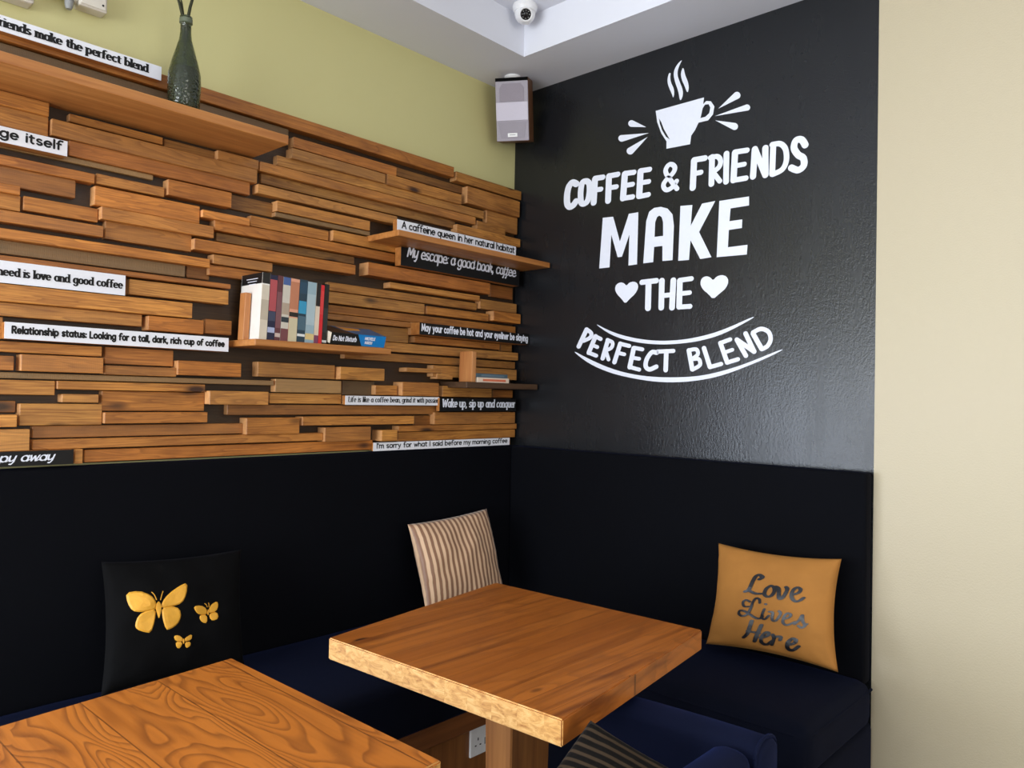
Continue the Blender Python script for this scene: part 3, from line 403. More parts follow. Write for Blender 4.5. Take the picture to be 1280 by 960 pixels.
SERIF = {'i': [(.05, 0), (-.0, 1)], 'l': [(.05, 0), (0, 1.55)], 'n': [(0, 0), (.8, 0), (-.05, 1)], 'm': [(0, 0), (.66, 0), (1.32, 0), (-.05, 1)], 'r': [(0, 0), (-.05, 1)], 'h': [(0, 0), (.8, 0), (-.05, 1.55)],
         'k': [(0, 0), (.78, 0), (-.05, 1.55)], 'd': [(.95, 0), (.85, 1.55)], 'p': [(0, -.5), (-.05, 1)], 'a': [(.95, 0)], 'u': [(-.05, 1), (.75, 1), (.85, 0)], 'b': [(-.05, 1.55)], 'f': [(.2, 0)], 'v': [(0, 1), (.8, 1)], 'q': [(.9, -.5)], 'L': [(0, 1.5)], 'W': [(0, 1.5), (1.75, 1.5)]}
def text_strokes(s, style):
    gap = {'sans': .28, 'heavy': .34, 'serif': .34, 'script': .24, 'condensed': .36}[style]
    x = 0; out = []
    for ch in s:
        w, st = SCRIPT[ch] if style == 'script' and ch in SCRIPT else GL[ch]
        for p in st: out.append([(x+a, b) for a, b in p])
        if style in ('serif', 'condensed') and ch in SERIF:
            for a, b in SERIF[ch]: out.append([(x+a-.13, b), (x+a+.13, b)])
        if style == 'script' and ch.isalpha() and ch not in 'MyL': out.append([(x+w*.9, .02), (x+w+.2, .22)])
        x += w+gap
    return out, x-gap
def sign_lettering(bm, s, style, fn, u0, u1, v0, xh, nibw, shear=0):
    """text from u0 to u1 on baseline v0 with x-height xh"""
    st, w = text_strokes(s, style); k = (u1-u0-2*nibw*xh)/(w+shear*.6)
    thin = {'sans': 1, 'heavy': 1, 'serif': .42, 'script': .5, 'condensed': .5}[style]
    rot = {'script': radians(25), 'serif': 0, 'condensed': 0}.get(style, 0)
    for p in st:
        q = [(u0+nibw*xh+(x+shear*y)*k, v0+y*xh) for x, y in p]
        nib_stroke(bm, q, nibw*xh*min(1.1, max(.45, k/xh*1.15)), nibw*xh*thin, rot, fn)

# ------------------------------------------------------------------ room shell
SOF, UPC, TX, TY = 2.7275, 2.885, .304, -.288
bm = nb(); add_box(bm, -.4, 6.4, -6.2, .4, -.1, 0); struct('floor', bm, M['floor'])
bm = nb(); add_box(bm, -.12, 0, -2.3, .12, 0, 3.0); add_box(bm, -.12, 0, -6, -5.35, 0, 3.0); add_box(bm, -.12, 0, -5.35, -2.3, 0, .25); add_box(bm, -.12, 0, -5.35, -2.3, 1.7, 3.0); struct('wall_left', bm, M['green'])
bm = nb(); add_box(bm, 0, 1.574, 0, .12, 0, 3.0)
for f in bm.faces: f.material_index = 0
n0 = len(bm.faces); add_box(bm, 1.574, 6.2, 0, .12, 0, 3.0)
bm.faces.ensure_lookup_table()
for f in bm.faces[n0:]: f.material_index = 1
struct('wall_back', bm, [M['black'], M['cream']])
bm = nb(); add_box(bm, 6, 6.12, -6, 0, 0, .7); add_box(bm, 6, 6.12, -6, 0, 2.6, 3); add_box(bm, 6, 6.12, -1.2, 0, .7, 2.6); add_box(bm, 6, 6.12, -6, -4.0, .7, 2.6); struct('wall_right', bm, M['plain'])
bm = nb(); add_box(bm, 0, 6, -6, -5.9, 0, .5); add_box(bm, 0, 6, -6, -5.9, 2.6, 3); add_box(bm, 0, .5, -6, -5.9, .5, 2.6); add_box(bm, 4.4, 6, -6, -5.9, .5, 2.6); struct('wall_front', bm, M['plain'])
# dropped band round the room with a raised tray inside it
bm = nb()
add_box(bm, 0, 6, TY, 0, SOF, 3.0); add_box(bm, 0, TX, -6, TY, SOF, 3.0); add_box(bm, 5.5, 6, -6, TY, SOF, 3.0); add_box(bm, TX, 5.5, -6, -5.6, SOF, 3.0); add_box(bm, TX, 5.5, -5.6, TY, UPC, 3.0)
struct('ceiling', bm, M['ceil'])

# ------------------------------------------------------------------ timber cladding
bm = nb(); tl = bm.loops.layers.color.new('tint') if False else None
tl = bm.loops.layers.float_color.new('tint')
def plank(y0, y1, z0, z1, X, sh, x0=.003):
    n0 = len(bm.faces)
    b = min(.0014, (z1-z0)*.1)
    add_box(bm, x0, X, y0+.001, y1-.001, z0+.0009, z1-.0009, b, 1)
    bm.faces.ensure_lookup_table()
    g = 1.0 if sh < 0 else (0 if x0 < .002 else (random.random()**3)*.35)
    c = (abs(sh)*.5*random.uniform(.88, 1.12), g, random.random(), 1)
    for f in bm.faces[n0:]:
        for l in f.loops: l[tl] = c
plank(-2.28, -.006, 1.138, 2.262, .012, .075, .001)  # backing slab, near black: shade of the plank gaps is put into its colour
for (y0, y1, z0, z1, X, sh) in PLANKS:
    if y0 < -2.0: y0 = -2.08-random.uniform(.06, .2)
    plank(y0, y1, z0, z1, X, sh)
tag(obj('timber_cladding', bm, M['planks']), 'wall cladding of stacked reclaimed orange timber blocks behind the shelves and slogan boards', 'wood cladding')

# ------------------------------------------------------------------ shelves
def shelf(name, label, x0, x1, y0, y1, z0, z1, m, chip=0):
    b = nb(); add_box(b, x0, x1, y0, y1, z0, z1, .0018, 1)
    return tag(obj(name, b, m, None, False, ((x0+x1)/2, (y0+y1)/2, z0)), label, 'shelf')
shelf('wall_shelf', 'thick honey oak shelf board carrying the dark glass bottle', .012, .245, -2.27, -1.305, 2.122, 2.150, M['shelf'])
shelf('wall_shelf', 'short oak shelf board holding the row of upright paperbacks', .012, .2, -1.376, -.848, 1.4935, 1.514, M['shelf'])
shelf('wall_shelf', 'oak shelf board between the two slogan boards next to the black wall', .012, .228, -.85, -.008, 1.917, 1.939, M['shelf'])
shelf('wall_shelf', 'small dark walnut shelf by the corner under two flat books', .012, .17, -.442, -.008, 1.384, 1.408, M['shelf_dark'])

# ------------------------------------------------------------------ slogan boards
def sign(key, text, style, label, white, v=.30, xh=.34, nibw=.16, shear=0, x0=None, cut=None):
    X, y0, y1, z0, z1, a, b_, z1r = SIGNS[key]
    H = z1-z0; th = .006
    if key == 'escape': z1 = 1.914
    t = thing('slogan_board', label, 'sign', (X, (y0+y1)/2, z0), 'slogan boards on the timber wall')
    mx = max([p[4] for p in PLANKS if min(p[1], y1)-max(p[0], y0) > .01 and min(p[3], z1)-max(p[2], z0) > .0004]+[.013])
    xb = x0 if x0 is not None else min(X-.0025, mx+.0006)
    bb = nb(); add_box(bb, xb, X-.002, y0, y1, z0, z1, .001, 1); obj('backing_block', bb, M['shelf'], t)
    bb = nb(); add_box(bb, X-.002, X, y0, y1, z0, z1); obj('face_panel', bb, M['white_paint'] if white else M['black_paint'], t)
    bb = nb(); sign_lettering(bb, text, style, lambda u, w: (X+.0007, u, w), a, b_, z0+v*H, xh*H, nibw, shear)
    obj('lettering', bb, M['black_paint'] if white else M['mural_white'], t)
S = lambda *a, **k: sign(*a, **k)
S('friends', 'friends make the perfect blend', 'serif', 'white slogan board reading friends make the perfect blend, above the top shelf', True, .30, .35, .25)
S('itself', 'uge itself', 'heavy', 'white slogan board ending in the word itself under the top shelf', True, .34, .36, .17)
S('need', 'need is love and good coffee', 'serif', 'white slogan board reading need is love and good coffee', True, .34, .235, .24)
S('relationship', 'Relationship status: Looking for a tall, dark, rich cup of coffee', 'heavy', 'long white slogan board beginning Relationship status', True, .36, .26, .22)
S('away', 'ppy away', 'script', 'black slogan board with white script ending in the word away', False, .34, .36, .17, .28)
S('caffeine', 'A caffeine queen in her natural habitat', 'sans', 'white slogan board about a caffeine queen standing on the corner shelf', True, .36, .36, .15, x0=.072)
S('escape', 'My escape: a good book, coffee', 'script', 'tall black slogan board in white script reading My escape', False, .37, .27, .17, .25)
S('may', 'May your coffee be hot and your eyeliner be slaying', 'heavy', 'black slogan board reading May your coffee be hot', False, .34, .36, .19)
S('life', 'Life is like a coffee bean, grind it with passion', 'condensed', 'narrow white slogan board reading Life is like a coffee bean', True, .34, .36, .17, .1)
S('wake', 'Wake up, sip up and conquer', 'condensed', 'black slogan board reading Wake up, sip up and conquer', False, .33, .38, .21, .14)
S('sorry', "I'm sorry for what I said before my morning coffee", 'sans', 'white slogan board beginning I am sorry along the bottom of the cladding', True, .34, .38, .15)

# ------------------------------------------------------------------ painted mural on the black wall
t = thing('wall_mural', 'large white hand painted coffee slogan with steaming cup on the black wall', 'mural', (.8, -.0008, 1.5))
fn = lambda x, z: (x, -.0012, z)
def fill_polys(bm, loops, fn):
    edges = []
    for lp in loops:
        vs = [bm.verts.new(fn(*p)) for p in lp]
        edges += [bm.edges.new((vs[i], vs[(i+1) % len(vs)])) for i in range(len(vs))]
    bmesh.ops.triangle_fill(bm, use_beauty=True, use_dissolve=False, edges=edges)
def smooth_poly(p, n=1):
    for _ in range(n):
        p = [q for i in range(len(p)) for q in ((p[i][0]*.75+p[(i+1) % len(p)][0]*.25, p[i][1]*.75+p[(i+1) % len(p)][1]*.25), (p[i][0]*.25+p[(i+1) % len(p)][0]*.75, p[i][1]*.25+p[(i+1) % len(p)][1]*.75))]
    return p
for a0, a1 in zip(MURAL_SPLIT, MURAL_SPLIT[1:]):
    b = nb()
    for rx, rz, pts in MURAL_STROKES[a0:a1]: nib_stroke(b, catmull(pts, 5) if len(pts) > 3 else pts, rx*1.1, rz*1.1, 0, fn, 14, (0, -1, 0))
    for f in b.faces:
        f.normal_update()
        if f.normal.y > 0: f.normal_flip()
    obj('lettering', b, M['mural_white'], t)
b = nb()
for i in (0, 1, 2, 12): fill_polys(b, MURAL_POLYS[i], fn)      # MAKE
obj('lettering', b, M['mural_white'], t)
b = nb(); fill_polys(b, MURAL_POLYS[13], fn); obj('cup_picture', b, M['mural_white'], t)
for i in (3, 4, 5): b = nb(); fill_polys(b, [smooth_poly(MURAL_POLYS[i][0], 2)], fn); obj('steam_wisp', b, M['mural_white'], t)
for i in range(6, 12): b = nb(); fill_polys(b, MURAL_POLYS[i], fn); obj('splash_drop', b, M['mural_white'], t)
for i in (14, 15): b = nb(); fill_polys(b, [smooth_poly(MURAL_POLYS[i][0], 1)], fn); obj('heart', b, M['mural_white'], t)
for i in (16, 17): b = nb(); fill_polys(b, [smooth_poly(MURAL_POLYS[i][0], 2)], fn); obj('curved_line', b, M['mural_white'], t)

# ------------------------------------------------------------------ bench seating
SZ = .515
def soft_box(name, x0, x1, y0, y1, z0, z1, m, parent, bev=.02, crown=0.0, seg=4):
    b = nb(); add_box(b, x0, x1, y0, y1, z0, z1, bev, seg)
    if crown:
        bmesh.ops.subdivide_edges(b, edges=[e for e in b.edges if e.calc_length() > .15], cuts=9, use_grid_fill=True)
        for v in b.verts:
            if v.co.z > (z0+z1)/2:
                u = (v.co.x-x0)/(x1-x0)*2-1; w = (v.co.y-y0)/(y1-y0)*2-1
                v.co.z += crown*max(0, 1-u**4)*max(0, 1-w**4)*((v.co.z-z0)/(z1-z0)) + .002*mnoise.noise(v.co*7)
    return autosmooth(obj(name, b, m, parent), 50)
BL, BR = .62, -.57
t = thing('banquette_bench', 'navy velvet bench along the timber wall on a wooden plinth', 'bench', (.31, -1.6, 0))
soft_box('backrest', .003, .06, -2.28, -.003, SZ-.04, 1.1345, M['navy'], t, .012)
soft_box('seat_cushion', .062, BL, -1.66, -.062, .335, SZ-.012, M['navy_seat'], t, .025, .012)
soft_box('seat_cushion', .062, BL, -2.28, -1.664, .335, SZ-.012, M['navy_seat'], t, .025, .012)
b = nb(); add_box(b, .05, BL-.015, -2.28, -.01, .27, .336, .003); obj('seat_rail', b, M['rail'], t)
b = nb(); add_box(b, .05, BL-.06, -2.28, -.01, 0, .271); obj('plinth_panel', b, M['panel'], t)
t = thing('banquette_bench', 'navy velvet bench under the painted black wall, upholstered to the floor', 'bench', (1.1, -.3, 0))
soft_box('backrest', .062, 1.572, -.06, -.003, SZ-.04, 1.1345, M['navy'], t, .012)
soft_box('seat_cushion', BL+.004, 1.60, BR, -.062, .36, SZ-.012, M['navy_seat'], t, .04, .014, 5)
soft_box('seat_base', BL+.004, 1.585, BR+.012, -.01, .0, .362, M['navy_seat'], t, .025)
# piping round the seat cushion edge
b = nb(); x0, x1, y0, r = BL+.03, 1.60, BR, .05
pp = [(x0, y0+.004, SZ-.04), (x1-r, y0+.004, SZ-.04)]+[(x1-.004-r+r*sin(a), y0+.004+r-r*cos(a), SZ-.04) for a in [i*pi/16 for i in range(1, 9)]]+[(x1-.004, -.07, SZ-.04)]
add_tube(b, pp, .0045, 8); autosmooth(obj('piping', b, M['navy_seat'], t))
# wall socket on the plinth
def socket():
    X = BL-.06
    y0, y1, z0, z1 = -.775, -.690, .158, .302
    t = thing('wall_socket', 'white double power socket on the wooden bench plinth', 'power socket', (X, (y0+y1)/2, z0))
    b = nb(); add_box(b, X, X+.009, y0, y1, z0, z1, .003, 2); obj('face_plate', b, M['plastic'], t)
    for zc in (z0+.040, z1-.040):
        for dy, dz, w, h in ((0, .014, .004, .009), (-.011, -.006, .0075, .004), (.011, -.006, .0075, .004)):
            b = nb(); yc = (y0+y1)/2-.008; add_box(b, X+.0088, X+.0096, yc+dy-w/2, yc+dy+w/2, zc+dz-h/2, zc+dz+h/2); obj('pin_slot', b, M['dark'], t)
        b = nb(); yc = y1-.017; add_box(b, X+.009, X+.0125, yc-.005, yc+.005, zc-.011, zc+.011, .001); obj('rocker_switch', b, M['greyplastic'], t)
socket()

# ------------------------------------------------------------------ tables
def table(name, label, quad, z1, th, m, legc, legtop, legbot, base):
    cx = sum(p[0] for p in quad)/4; cy = sum(p[1] for p in quad)/4
    t = thing(name, label, 'table', (cx, cy, 0))
    b = nb(); add_prism(b, [(x, y, z1-th) for x, y in quad], (0, 0, th))
    bmesh.ops.bevel(b, geom=list(b.edges), offset=.003, segments=2, affect='EDGES')
    obj('table_top', b, m, t)
    b = nb(); lx, ly = legc
    lo = [b.verts.new((lx+sx*legbot[0], ly+sy*legbot[1], .03)) for sx, sy in ((-1, -1), (1, -1), (1, 1), (-1, 1))]
    hi = [b.verts.new((lx+sx*legtop[0], ly+sy*legtop[1], z1-th)) for sx, sy in ((-1, -1), (1, -1), (1, 1), (-1, 1))]
    b.faces.new(lo[::-1]); b.faces.new(hi)
    for i in range(4): b.faces.new((lo[i], lo[(i+1) % 4], hi[(i+1) % 4], hi[i]))
    bmesh.ops.bevel(b, geom=list(b.edges), offset=.004, segments=1, affect='EDGES')
    obj('pedestal', b, M['leg'], t)
    b = nb(); add_box(b, lx-base, lx+base, ly-.05, ly+.05, 0, .03, .004); add_box(b, lx-.05, lx+.05, ly-base, ly+base, 0, .0302, .004); obj('foot', b, M['leg'], t)
    return t
table('cafe_table', 'square thick wooden table in front of the corner of the bench', [(.783, -1.484), (1.487, -1.451), (1.391, -.754), (.673, -.78)], .755, .052, M['table_a'],
      (1.02, -1.05), (.05, .08), (.042, .07), .24)
table('cafe_table', 'orange pine table nearest the camera in the lower left', [(.83, -2.42), (1.50, -2.40), (1.447, -1.715), (.755, -1.719)], .755, .045, M['table_b'],
      (1.1, -2.05), (.06, .06), (.06, .06), .24)

# ------------------------------------------------------------------ cushions
class Pillow:
    """pillow stretched between four corners TL TR BR BL; front faces the side the corner order gives"""
    def __init__(s, c, T, bow=.07, n=28, seed=0, lift=0.0):
        s.c = [Vector(p) for p in c]; s.T = T; s.bow = bow; s.n = n; s.seed = seed
        TL, TR, BR_, BL_ = s.c
        s.N = ((TR-TL)+(BR_-BL_)).cross((TL-BL_)+(TR-BR_)).normalized()
        s.lift = lift
    def mid(s, u, v):
        a, b = (u+1)/2, (v+1)/2; TL, TR, BR_, BL_ = s.c
        return (BL_*(1-a)+BR_*a)*(1-b)+(TL*(1-a)+TR*a)*b
    def thick(s, u, v):
        e = max(0, (1-u*u))*max(0, (1-v*v))
        w = .07*mnoise.noise(Vector((u*1.6+s.seed, v*1.6, s.seed*3.1)))+.045*mnoise.noise(Vector((u*3+s.seed, v*3.3, 2.0)))
        edge = .05*mnoise.noise(Vector((u*9, v*9, s.seed)))*(1-e)
        return s.T*(e**.42)*(1+w*2.2)+edge*s.T*(1 if e > 0 else 0)
    def front(s, u, v, off=0):
        pu = u*(1-s.bow*(1-v*v)); pv = v*(1-s.bow*(1-u*u))
        return s.mid(pu, pv)+s.N*(s.thick(u, v)+s.lift+off)
    def back(s, u, v):
        pu = u*(1-s.bow*(1-v*v)); pv = v*(1-s.bow*(1-u*u))
        return s.mid(pu, pv)+s.N*(s.lift-s.thick(u, v)*.75)
    def on(s, U, V, off=.0015):
        """embroidery position given in straight corner coordinates"""
        u, v = U, V
        for _ in range(3): u, v = U/(1-s.bow*(1-v*v)), V/(1-s.bow*(1-u*u))
        u = max(-.98, min(.98, u)); v = max(-.98, min(.98, v))
        return s.front(u, v, off)
    def mesh(s):
        b = nb(); n = s.n; uvl = b.loops.layers.uv.new('UVMap')
        P = [sin((i/n-.5)*pi)*.35+(2*i/n-1)*.65 for i in range(n+1)]
        F = [[b.verts.new(s.front(P[i], P[j])) for j in range(n+1)] for i in range(n+1)]
        B = [[F[i][j] if i in (0, n) or j in (0, n) else b.verts.new(s.back(P[i], P[j])) for j in range(n+1)] for i in range(n+1)]
        for G, fl in ((F, False), (B, True)):
            for i in range(n):
                for j in range(n):
                    ix = [(i, j), (i+1, j), (i+1, j+1), (i, j+1)]
                    if fl: ix = ix[::-1]
                    f = b.faces.new([G[x][y] for x, y in ix])
                    for l, (x, y) in zip(f.loops, ix): l[uvl].uv = ((P[x]+1)/2, (P[y]+1)/2)
        return b
def pillow_thing(name, label, P, m, cat='cushion'):
    base = (P.c[2]+P.c[3])/2
    t = thing(name, label, cat, tuple(base))
    return t, obj('cushion_cover', P.mesh(), m, t, True)
# mustard with black embroidery
P = Pillow(P_MUSTARD, .062, .085, 36, 3.3, .045)
t, _ = pillow_thing('throw_cushion', 'mustard yellow velvet cushion with black script on the right bench', P, M['mustard'])
b = nb()
for w, pts in LOVE: nib_stroke(b, catmull(pts, 4), w*1.75, w*1.0, radians(25), lambda u, v: P.on(u, v, .0022), 8, P.N)
for f in b.faces: f.normal_update()
for f in list(b.faces):
    if f.normal.dot(P.N) < 0: f.normal_flip()
obj('embroidered_lettering', b, M['emb'], t)
# black with gold butterflies
Q = Pillow(P_BUTTERFLY, .06, .06, 32, 8.1, .045)
t, _ = pillow_thing('throw_cushion', 'black velvet cushion with three gold butterflies on the left bench', Q, M['blackvelvet'])
def patch(idx, ants):
    b = nb()
    for i in idx:
        p = smooth_poly(WINGS[i], 1); cx = sum(x for x, y in p)/len(p); cy = sum(y for x, y in p)/len(p); p = [(cx+(x-cx)*1.09, cy+(y-cy)*1.09) for x, y in p]
        rings = []
        for k, off in ((1, .0012), (.86, .0042), (.5, .0048)):
            rings.append([b.verts.new(Q.on(cx+(x-cx)*k, cy+(y-cy)*k, off)) for x, y in p])
        c = b.verts.new(Q.on(cx, cy, .0048)); n = len(p)
        for A, B in zip(rings, rings[1:]):
            for j in range(n): b.faces.new((A[j], A[(j+1) % n], B[(j+1) % n], B[j]))
        for j in range(n): b.faces.new((rings[-1][j], rings[-1][(j+1) % n], c))
    for i in ants: nib_stroke(b, catmull(ANT[i], 4), .007, .007, 0, lambda u, v: Q.on(u, v, .002), 6, Q.N)
    bmesh.ops.recalc_face_normals(b, faces=list(b.faces))
    obj('embroidered_butterfly', b, M['gold'], t)
patch(range(0, 5), (0, 1)); patch(range(5, 10), (2, 3)); patch(range(10, 15), ())
# striped satin in the corner
P2 = Pillow(P_STRIPE, .06, .04, 32, 5.7, .045)
pillow_thing('throw_cushion', 'beige and brown striped satin cushion in the corner behind the square table', P2, M['satin'])

# ------------------------------------------------------------------ armchair with its cushion
def armchair():
    t = thing('armchair', 'navy velvet armchair with rounded arms pulled up to the right side of the square table', 'armchair', (1.55, -1.42, 0))
    xb0, xb1, xf = 1.30, 1.648, 1.738
    ya0, ya1 = -1.075, -1.165; yn0, yn1 = -1.765, -1.675
    def arm(y0, y1):
        b = nb(); ym = (y0+y1)/2; w = abs(y1-y0)/2; prof = []
        for i in range(9):
            a = pi*i/8; prof.append((ym+w*cos(a), .655+.028*sin(a)))
        prof = [(ym+w, .12)]+prof+[(ym-w, .12)]
        N = 8; rings = []
        for k in range(N+1):
            x = xb0+.02+(xf-.012-xb0-.02)*k/N
            rings.append([b.verts.new((x, yy, zz+(.012*sin(k/N*pi*.5) if zz > .3 else 0))) for yy, zz in prof])
        # rounded front end
        for s, dx in ((.93, .008), (.8, .012)):
            rings.append([b.verts.new((xf-.012+dx, ym+(yy-ym)*s, .4+(zz+(.012 if zz > .3 else 0)-.4)*(s*.15+.85))) for yy, zz in prof])
        for A, B in zip(rings, rings[1:]):
            for i in range(len(A)): b.faces.new((A[i], A[(i+1) % len(A)], B[(i+1) % len(A)], B[i]))
        b.faces.new(rings[0][::-1]); b.faces.new(rings[-1]); bmesh.ops.recalc_face_normals(b, faces=list(b.faces))
        a_ = autosmooth(obj('arm', b, M['navy_chair'], t), 50)
        b = nb(); add_tube(b, [(xf-.008, ym+w*1.0*(1 if i < 1 else 1)*cos(pi*i/10), .667+.03*sin(pi*i/10)) for i in range(11)], .004, 8)
        add_tube(b, [(xf-.008, ym+w, .13), (xf-.008, ym+w, .667)], .004, 8); add_tube(b, [(xf-.008, ym-w, .13), (xf-.008, ym-w, .667)], .004, 8)
        pi_ = autosmooth(obj('piping', b, M['navy_chair'], None)); pi_.parent = a_; pi_.data.transform(Matrix.Translation((-1.55, 1.42, 0)))
    arm(ya1, ya0); arm(yn0, yn1)
    soft_box('backrest', xb1, xf-.004, yn1+.001, ya1-.001, .12, .688, M['navy_chair'], t, .035, 0, 5)
    soft_box('seat_cushion', xb0+.01, xb1-.002, yn1+.002, ya1-.002, .33, .45, M['navy_chair'], t, .025, .012)
    soft_box('seat_base', xb0+.02, xb1-.002, yn1+.002, ya1-.002, .12, .328, M['navy_chair'], t, .01)
    for x in (xb0+.04, xf-.05):
        for y in (yn0+.04, ya0-.04):
            b = nb(); add_lathe(b, [(0, 0), (.014, 0), (.022, .125), (0, .125)], (x, y, 0), 14); autosmooth(obj('leg', b, M['rail'], t))
armchair()
P3 = Pillow(P_CHAIR, .06, .03, 28, 1.2, .03)
t, _ = pillow_thing('throw_cushion', 'dark brown and black striped cushion in the navy armchair', P3, M['chairstripe'])

# ------------------------------------------------------------------ books
def book(label, y0, th, h, d, cover, spine2=None, x1=.172, z0=1.5145, lean=2.4, spl=(), group='paperbacks upright on the oak shelf', band=None):
    """upright book: spine faces the room (+x); y0 is its left side"""
    t = thing('paperback_book', label, 'book', (x1-d/2, y0+th/2, z0), group)
    R_ = Matrix.Rotation(radians(-lean), 3, 'X'); pv = (0, y0, z0)
    def bx(name, m, *a, bev=0):
        b = nb(); add_box(b, *a, bev); bmesh.ops.rotate(b, verts=list(b.verts), cent=pv, matrix=R_); return obj(name, b, m, t)
    c = flat('cover', cover, .4, .5, 0, .1, 40)
    b = nb(); k = .0012
    add_box(b, x1-d, x1, y0, y0+k, z0, z0+h); add_box(b, x1-d, x1, y0+th-k, y0+th, z0, z0+h); add_box(b, x1-k, x1, y0+k, y0+th-k, z0, z0+h)
    bmesh.ops.rotate(b, verts=list(b.verts), cent=pv, matrix=R_); obj('cover', b, c, t)
    bx('page_block', M['paper'], x1-d+.003, x1-k, y0+k, y0+th-k, z0+.002, z0+h-.002)
    for (f0, f1, col) in spl:
        bx('spine_band', flat('spine_band', col, .4), x1, x1+.0004+.0002*spl.index((f0, f1, col)), y0+.0004, y0+th-.0004, z0+h*f0, z0+h*f1)
    return t, bx
PX = lambda a: -1.349+a        # spine row starts here
row = [ # label, thickness, height, cover, bands
 ('white paperback with black top band beside the upright wooden block', .022, .212, (236, 232, 224), [(.84, 1, (18, 18, 18)), (.0, .82, (214, 204, 184)), (.3, .6, (190, 178, 158))]),
 ('navy spined paperback with a red upper half', .021, .208, (22, 28, 60), [(.45, .93, (176, 78, 84)), (.3, .44, (60, 66, 90)), (.12, .2, (170, 180, 210))]),
 ('maroon spined paperback next to the navy and red one', .016, .209, (96, 50, 56), [(.2, .75, (122, 78, 84)), (.06, .12, (200, 180, 170))]),
 ('cream paperback with a blue top edge on its spine', .022, .207, (206, 200, 186), [(.88, 1, (70, 96, 150)), (.42, .6, (178, 160, 140)), (.0, .2, (116, 66, 70)), (.3, .38, (40, 52, 60))]),
 ('salmon and cream spined paperback in the middle of the row', .026, .206, (224, 160, 130), [(.0, .38, (206, 196, 162)), (.40, .47, (30, 26, 24)), (.52, .95, (190, 124, 92))]),
 ('teal and dark blue spined paperback', .024, .207, (30, 58, 74), [(.78, .96, (36, 70, 92)), (.46, .66, (52, 150, 190)), (.1, .14, (220, 225, 225)), (.2, .42, (70, 100, 116))]),
 ('pale blue grey spined paperback', .027, .203, (150, 176, 186), [(.3, .8, (172, 192, 198)), (.06, .16, (214, 190, 130))]),
 ('cream paperback with a black top on its spine', .014, .202, (222, 204, 182), [(.62, 1, (26, 22, 22)), (.0, .14, (120, 60, 90))]),
 ('thin bright red spined paperback', .011, .198, (206, 34, 44), [(.5, .9, (214, 60, 62))]),
 ('slim black paperback at the right end of the upright row', .015, .203, (16, 18, 20), [(.2, .6, (40, 44, 46)), (.03, .07, (200, 200, 196))]),
]
y = -1.349
for i, (lb, th, h, col, bands) in enumerate(row):
    th *= 1.25
    t, bx = book(lb, y, th-.001, h, .130 if i == 0 else .120, srgb(*col), spl=[(a, c, srgb(*k)) for a, c, k in bands])
    if i == 0:
        bx('cover_band', M['black_paint'], .044, .171, y-.0006, y, 1.5145+.212*.84, 1.5145+.212)
        for k in range(3): bx('cover_lettering', M['mural_white'], .075+.008*k, .145-.006*k, y-.0010, y-.0006, 1.7085-k*.0085, 1.7105-k*.0085)
    y += th
# upright wooden blocks used as bookends
def bookend(label, x0, x1, y0, y1, z0, h, lean):
    b = nb(); add_box(b, x0, x1, y0, y1, z0, z0+h, .0012); bmesh.ops.rotate(b, verts=list(b.verts), cent=(x1, y0, z0), matrix=Matrix.Rotation(radians(-lean), 3, 'X'))
    tag(obj('wooden_bookend', b, M['bookend'], None, False, ((x0+x1)/2, (y0+y1)/2, z0)), label, 'bookend')
bookend('upright pine block standing against the white paperback on the oak shelf', .082, .116, -1.372, -1.352, 1.5145, .150, 2.2)
bookend('upright pine block on the small dark shelf near the corner', .075, .150, -.395, -.372, 1.4085, .125, 1.0)
